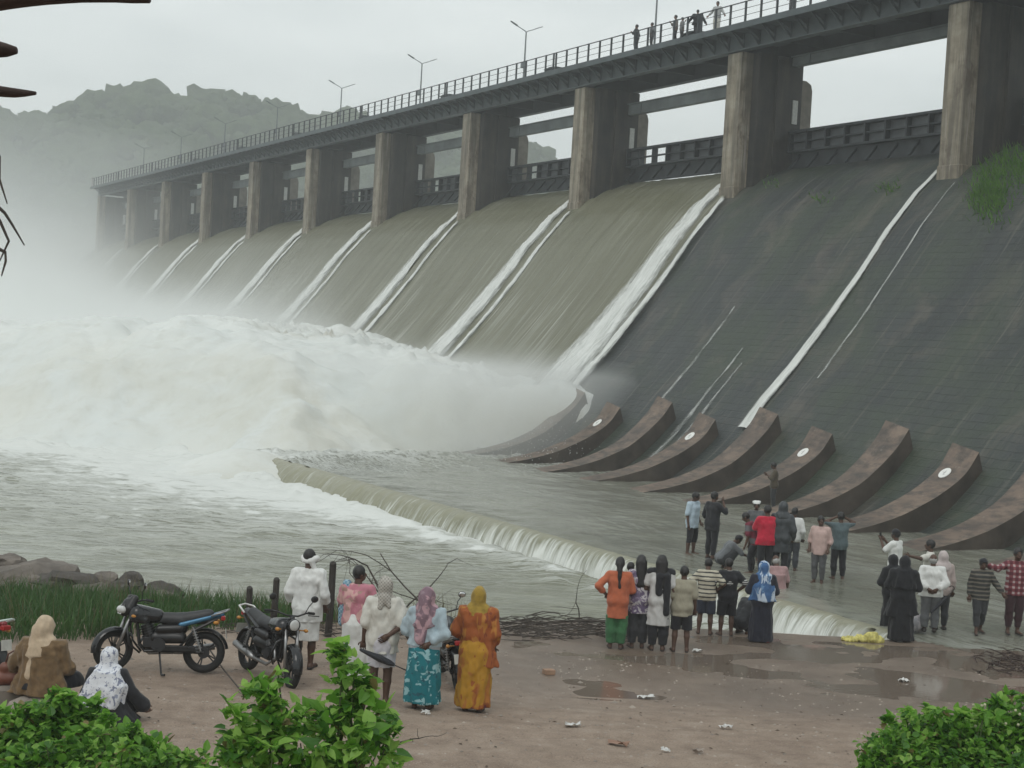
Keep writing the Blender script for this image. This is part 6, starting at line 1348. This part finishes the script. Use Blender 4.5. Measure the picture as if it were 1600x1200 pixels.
def bush(label, base, lobes, nleaf, size, mats, seed, nstem=14, heart=False, singles=0, smeshes=None):
    root = empty('bush', tuple(base), 0, label, 'bush'); rg = np.random.default_rng(seed); mb = MB(); lobes = list(lobes)
    for c, r_ in list(lobes):
        for q in range(3): lobes.append(((c[0] + rg.normal() * r_[0] * .7, c[1] + rg.normal() * r_[1] * .4 - .05, c[2] + r_[2] * rg.uniform(.75, 1.15)), (.045, .045, .09)))
    wts = np.array([(a[0] * a[1] * a[2]) ** .62 for _, a in lobes]); wts /= wts.sum()
    for i in range(nstem):
        c, r_ = lobes[rg.integers(len(lobes))]; e_ = np.array(c) + rg.normal(size=3) * np.array(r_) * .5; st = np.array([c[0] * .6 + rg.normal() * .1, c[1] * .6, -.2]); mid = (st + e_) / 2 + rg.normal(size=3) * .06; mb.tube([st, mid, e_], [.014, .01, .004], 5)
    mb.build('stem', STEMM, root)
    def place(rg):
        c, r_ = lobes[rg.choice(len(lobes), p=wts)]; v_ = rg.normal(size=3); v_ /= np.linalg.norm(v_); v_[2] = abs(v_[2]) * 1.0 - .25; f_ = rg.uniform(.35, 1.2) ** .7
        return np.array(c) + v_ * np.array(r_) * f_ * (1 + .35 * pnoise(v_[0] * 2 + c[0] * 3, v_[1] * 2, v_[2] * 2 + c[2])), v_ * np.array([1, 1, .6]) + np.array([0, 0, .25])
    for j, mt in enumerate(mats):
        o = leaf_cloud(nleaf // len(mats), place, size, mt, 'foliage', root, seed * 10 + j, heart); o['kind'] = 'stuff'
    o = leaf_cloud(nleaf // 22, place, size * .9, DEADL, 'dry_foliage', root, seed * 10 + 9, heart); o['kind'] = 'stuff'
    if singles:
        lv, lf = leaf_shape(size * 1.5, size * 1.25, .25, True); ms = []
        for mt in (LM, LM2, LMD): ms.append(mesh_obj('leaf', lv, lf, mt, root))
        for i in range(singles):
            o = ms[i % 3] if i < 3 else link_copy(ms[i % 3], root); p, out = place(rg); d = Vector(out + rg.normal(size=3) * .45 + np.array([0, -.5, 0])).normalized()
            o.location = tuple(p + 0.02 * np.array(d)); q = d.to_track_quat('Y', 'Z'); o.rotation_mode = 'QUATERNION'; o.rotation_quaternion = q @ Matrix.Rotation(rg.normal() * .5, 3, 'Y').to_quaternion(); k_ = rg.uniform(.65, 1.25); o.scale = (k_, k_, k_)
    return root
def at_bush(px, D): p = at_depth(px, 1100, D); p[2] = float(ground_z(p[0], p[1])); return p
def lob(base, px, py, D, rx, ry, rz): p = at_depth(px, py + 24, D) - base; return ((p[0], p[1], p[2]), (rx, ry, rz))
# middle bush with broad leaves
b = at_bush(480, 8.6); bush('leafy bush with broad heart shaped leaves in front of the pink shirt', b, [lob(b, 400, 1150, 8.5, .24, .2, .26), lob(b, 470, 1130, 8.6, .26, .22, .28), lob(b, 550, 1120, 8.6, .22, .2, .3), lob(b, 555, 1055, 8.6, .10, .09, .14), lob(b, 545, 1012, 8.6, .05, .05, .07), lob(b, 420, 1085, 8.6, .1, .1, .09), lob(b, 580, 1165, 8.5, .16, .2, .22), lob(b, 380, 1190, 8.4, .22, .2, .18), lob(b, 500, 1200, 8.4, .3, .2, .2)],
     1500, .062, [LM2, LM, LM2, LMD], 5, 26, True, 240)
b = at_bush(120, 12.6); bush('low spreading green bush below the two seated people', b, [lob(b, 0, 1150, 12.4, .4, .4, .3), lob(b, 70, 1140, 12.5, .4, .4, .34), lob(b, 110, 1105, 12.6, .2, .2, .18), lob(b, 150, 1150, 12.5, .4, .35, .3), lob(b, 215, 1160, 12.4, .34, .3, .22), lob(b, 260, 1190, 12.3, .25, .3, .2), lob(b, 40, 1190, 12, .5, .4, .3), lob(b, -60, 1140, 12.4, .4, .4, .35), lob(b, 170, 1195, 12, .5, .4, .3), lob(b, 105, 1085, 12.6, .1, .1, .1)],
     8500, .085, [LM, LM2, LMD, LM], 6, 40)
b = at_bush(1500, 13.2); bush('dense low green bush with small pale flowers at the right corner', b, [lob(b, 1420, 1150, 13, .35, .4, .26), lob(b, 1480, 1140, 13.1, .4, .4, .3), lob(b, 1550, 1130, 13.2, .42, .4, .3), lob(b, 1620, 1125, 13.2, .4, .4, .34), lob(b, 1420, 1185, 12.8, .3, .35, .2), lob(b, 1390, 1200, 12.8, .2, .3, .14), lob(b, 1500, 1190, 12.8, .5, .4, .3), lob(b, 1590, 1190, 12.8, .5, .4, .3)],
     9500, .075, [LM, LM2, LMD, LM], 7, 40)
mb = MB(); rg = np.random.default_rng(4)
for i in range(40):
    p = at_depth(rg.uniform(1440, 1600), rg.uniform(1098, 1150), rg.uniform(12.9, 13.3)); mb.ball(p, .014, 6, 4)
tag(mb.build('small_flowers', simple('pale_petal', (.45, .45, .3), .8)), 'small pale flowers in the right hand bush', kind='stuff')
# weeds and small plants around the feet of the bushes
def low(rg):
    y = rg.uniform(11.5, 15.2); x = rg.uniform(-.36 * y - .5, -.24 * y) if rg.random() < .5 else rg.uniform(.235 * y, .36 * y + .5); return x, y
blades('weeds', 2500, low, .12, .4, .008, leafmat('weed_green', (.05, .12, .03), (.11, .21, .05)), 'low weeds round the foot of the bushes', 23, .4)
# grass on the spillway slope
def slope_tuft(n, cpx, cpy, sx_, sy_, label, seed, hmax=.5):
    rg = np.random.default_rng(seed); vs, fs = [], []
    for i in range(n):
        q = on_slope(rg.normal(cpx, sx_), rg.normal(cpy, sy_))
        if q is None: continue
        p = q[0]; h_ = rg.uniform(.15, hmax); a = rg.uniform(0, 6.28); w_ = .03; b = len(vs); l_ = rg.normal(size=2) * .12
        vs += [(p[0] - math.cos(a) * w_, p[1] - math.sin(a) * w_, p[2]), (p[0] + math.cos(a) * w_, p[1] + math.sin(a) * w_, p[2]), (p[0] + l_[0] - .1, p[1] + l_[1] - .06, p[2] + h_)]; fs.append((b, b + 1, b + 2))
    return tag(mesh_obj('slope_grass', vs, fs, leafmat('slope_green', (.06, .17, .02), (.13, .27, .035))), label, kind='stuff')
slope_tuft(700, 1588, 262, 28, 18, 'bright grass growing on the dam slope', 1); slope_tuft(700, 1545, 305, 16, 20, 'bright grass growing on the dam slope', 2); slope_tuft(60, 1390, 296, 7, 5, 'small tuft of grass on the dam slope', 3, .3); slope_tuft(30, 1280, 312, 10, 5, 'small tuft of grass on the dam slope', 4, .25); slope_tuft(25, 1205, 287, 9, 4, 'small tuft of grass on the dam slope', 6, .25)

# ================================================================== LITTER
PAP = simple('white_paper', (.6, .6, .58), .8)
def scrap(px, py, sx_, sy_, lab, seed, mat=PAP, cat='litter'):
    rg = np.random.default_rng(seed); n = 5; g = np.linspace(-.5, .5, n); X, Y = np.meshgrid(g, g, indexing='ij'); Z = .06 * (rg.random((n, n))) ; v_ = np.stack([X * sx_ + rg.normal(size=(n, n)) * .01, Y * sy_ + rg.normal(size=(n, n)) * .01, Z], -1).reshape(-1, 3)
    o = mesh_obj('litter', v_, grid_faces(n, n), mat); p = on_ground(px, py); o.location = (p[0], p[1], p[2] + .012); o.rotation_euler = (0, 0, rg.uniform(-.6, .6)); tag(o, lab, cat)
scrap(895, 1136, .2, .09, 'white paper strip lying on the open earth', 1); scrap(1010, 1092, .24, .14, 'crumpled pale paper on the earth below the crowd', 2); scrap(965, 1165, .26, .1, 'brownish wrapper near the bottom edge of the earth', 3, simple('brown_wrapper', (.28, .17, .12), .7)); scrap(1135, 1140, .16, .1, 'small pale scrap right of the open earth', 4); scrap(1090, 1020, .18, .1, 'white scrap beside the boy in beige shirt', 5); scrap(665, 1117, .1, .07, 'tiny white scrap in front of the teal skirt', 6); scrap(1412, 1066, .16, .14, 'white crumpled cup lying in the puddle', 7); scrap(1040, 1176, .1, .05, 'little white fleck close to the lower edge', 8)
scrap(1090, 1178, .14, .06, 'faded wrapper left of the right hand bush', 9, simple('faded_wrapper', (.35, .3, .26), .8))
m = MB(); m.box((-.09, -.06, 0), (.09, .06, .09), .012); o = m.build('broken_brick', simple('old_brick', (.34, .22, .15), .85, scale=6, var=.3)); p = on_ground(857, 1054); o.location = tuple(p); o.rotation_euler = (0, .06, .5); tag(o, 'broken brick alone on the earth near the puddles', 'brick')
YEL = simple('yellow_garland', (.55, .5, .16), .8, scale=12, var=.4)
V, Fc = field_mesh([('e', (-.3, 0, .03), (.14, .09, .05)), ('e', (-.08, .03, .05), (.14, .1, .06)), ('e', (.12, 0, .09), (.13, .1, .1)), ('e', (.26, .02, .05), (.1, .1, .06))], .014, .03, wrinkle=.03, wf=16)
o = mesh_obj('discarded_garlands', V, Fc, YEL); p = on_ground(1352, 1003); o.location = tuple(p); tag(o, 'yellow heap of discarded garlands beside the black cloak', 'garlands')
p = on_ground(640, 1163); branch_obj('dry forked twig on the earth by the middle bush', p + np.array([-.12, 0, .02]), (1, .4, .12), .4, .01, 1, 41)

# ================================================================== HUT TIMBERS AT THE TOP LEFT, HANGING TWIGS
BARK = NT('rough_timber'); v = BARK.coord((1, 6, 6)); n = BARK.noise(v, 5, 6, .7); BARK.base(BARK.ramp(n, [(.3, (.018, .012, .010)), (.7, (.08, .05, .042))])); BARK.set(Roughness=.9); BARK.bump(n, .7, .02); BARKM = BARK.m
def timber(name, label, x0, y0, x1, y1, D, r0, r1, seed, flat=.6, taper_end=True):
    a, b = at_depth(x0, y0, D), at_depth(x1, y1, D); d = b - a; n = 22; rg = np.random.default_rng(seed); vs = []; m_ = 10; L_ = np.linalg.norm(d); d /= L_; s = np.cross(d, (0, 0, 1)); s /= np.linalg.norm(s); u = np.cross(s, d)
    for i in range(n):
        t_ = i / (n - 1); c = d * L_ * t_ + u * .006 * math.sin(t_ * 9 + seed); r_ = (r0 + (r1 - r0) * t_) * (1 if not taper_end else min(1, (1.02 - t_) * 9) ** .5)
        for k in range(m_):
            q = 2 * math.pi * k / m_; rr = r_ * (1 + .16 * float(pnoise(t_ * 9, k * 1.3, seed))); vs.append(c + s * rr * math.cos(q) + u * rr * flat * math.sin(q))
    fs = [(i * m_ + k, i * m_ + (k + 1) % m_, (i + 1) * m_ + (k + 1) % m_, (i + 1) * m_ + k) for i in range(n - 1) for k in range(m_)] + [tuple(range(m_ - 1, -1, -1)), tuple(range((n - 1) * m_, n * m_))]
    o = mesh_obj(name, vs, fs, BARKM, None, True); o.location = tuple(a); tag(o, label, 'timber', 'rough timbers of a hut roof'); return o
timber('roof_timber', 'long dark timber along the top edge of the view', -330, 14, 232, -9, 2.6, .042, .02, 1, .6, False)
timber('roof_timber', 'round ended log stub poking in below the top timber', -300, 62, 26, 74, 2.8, .03, .021, 2, .75)
timber('roof_timber', 'flat pointed board poking in lowest at the left edge', -300, 112, 56, 143, 2.8, .036, .013, 3, .6)
hr = np.random.default_rng(12); root = None
mb = MB()
for pts in ([(-40, 180), (-5, 240), (3, 280), (8, 320)], [(-30, 290), (0, 335), (18, 352), (40, 383)], [(-30, 300), (2, 340), (12, 375), (4, 408)], [(-20, 380), (2, 392), (6, 410), (1, 425)]):
    mb.tube([at_depth(x, y, 2.7) + hr.normal(size=3) * .004 for x, y in pts], [.0045, .003, .0025, .0012], 5)
tag(mb.build('dangling_twigs', TWIG), 'thin dry twigs dangling at the left edge under the timbers', 'twigs')

# crumbs of dry leaf, mud clods and twig bits on the earth
mb = MB(); rg = np.random.default_rng(91)
for i in range(550):
    x, y = rg.uniform(-6.5, 9), rg.uniform(16.3, 26.5); z = float(ground_z(x, y)) + .006; a = rg.uniform(0, 6.28); l_ = rg.uniform(.012, .04); w_ = l_ * rg.uniform(.15, .5); ca, sa = math.cos(a), math.sin(a)
    mb.add([(x, y, z), (x + ca * l_ - sa * w_, y + sa * l_ + ca * w_, z + rg.uniform(0, .015)), (x + ca * l_ * 2, y + sa * l_ * 2, z + .004), (x + ca * l_ + sa * w_, y + sa * l_ - ca * w_, z + rg.uniform(0, .015))], [(0, 1, 2, 3)])
tag(mb.build('leaf_crumbs', simple('dry_leaf_bits', (.09, .065, .045), .9, scale=2, var=.6)), 'dry leaf crumbs and twig bits scattered on the earth', kind='stuff')
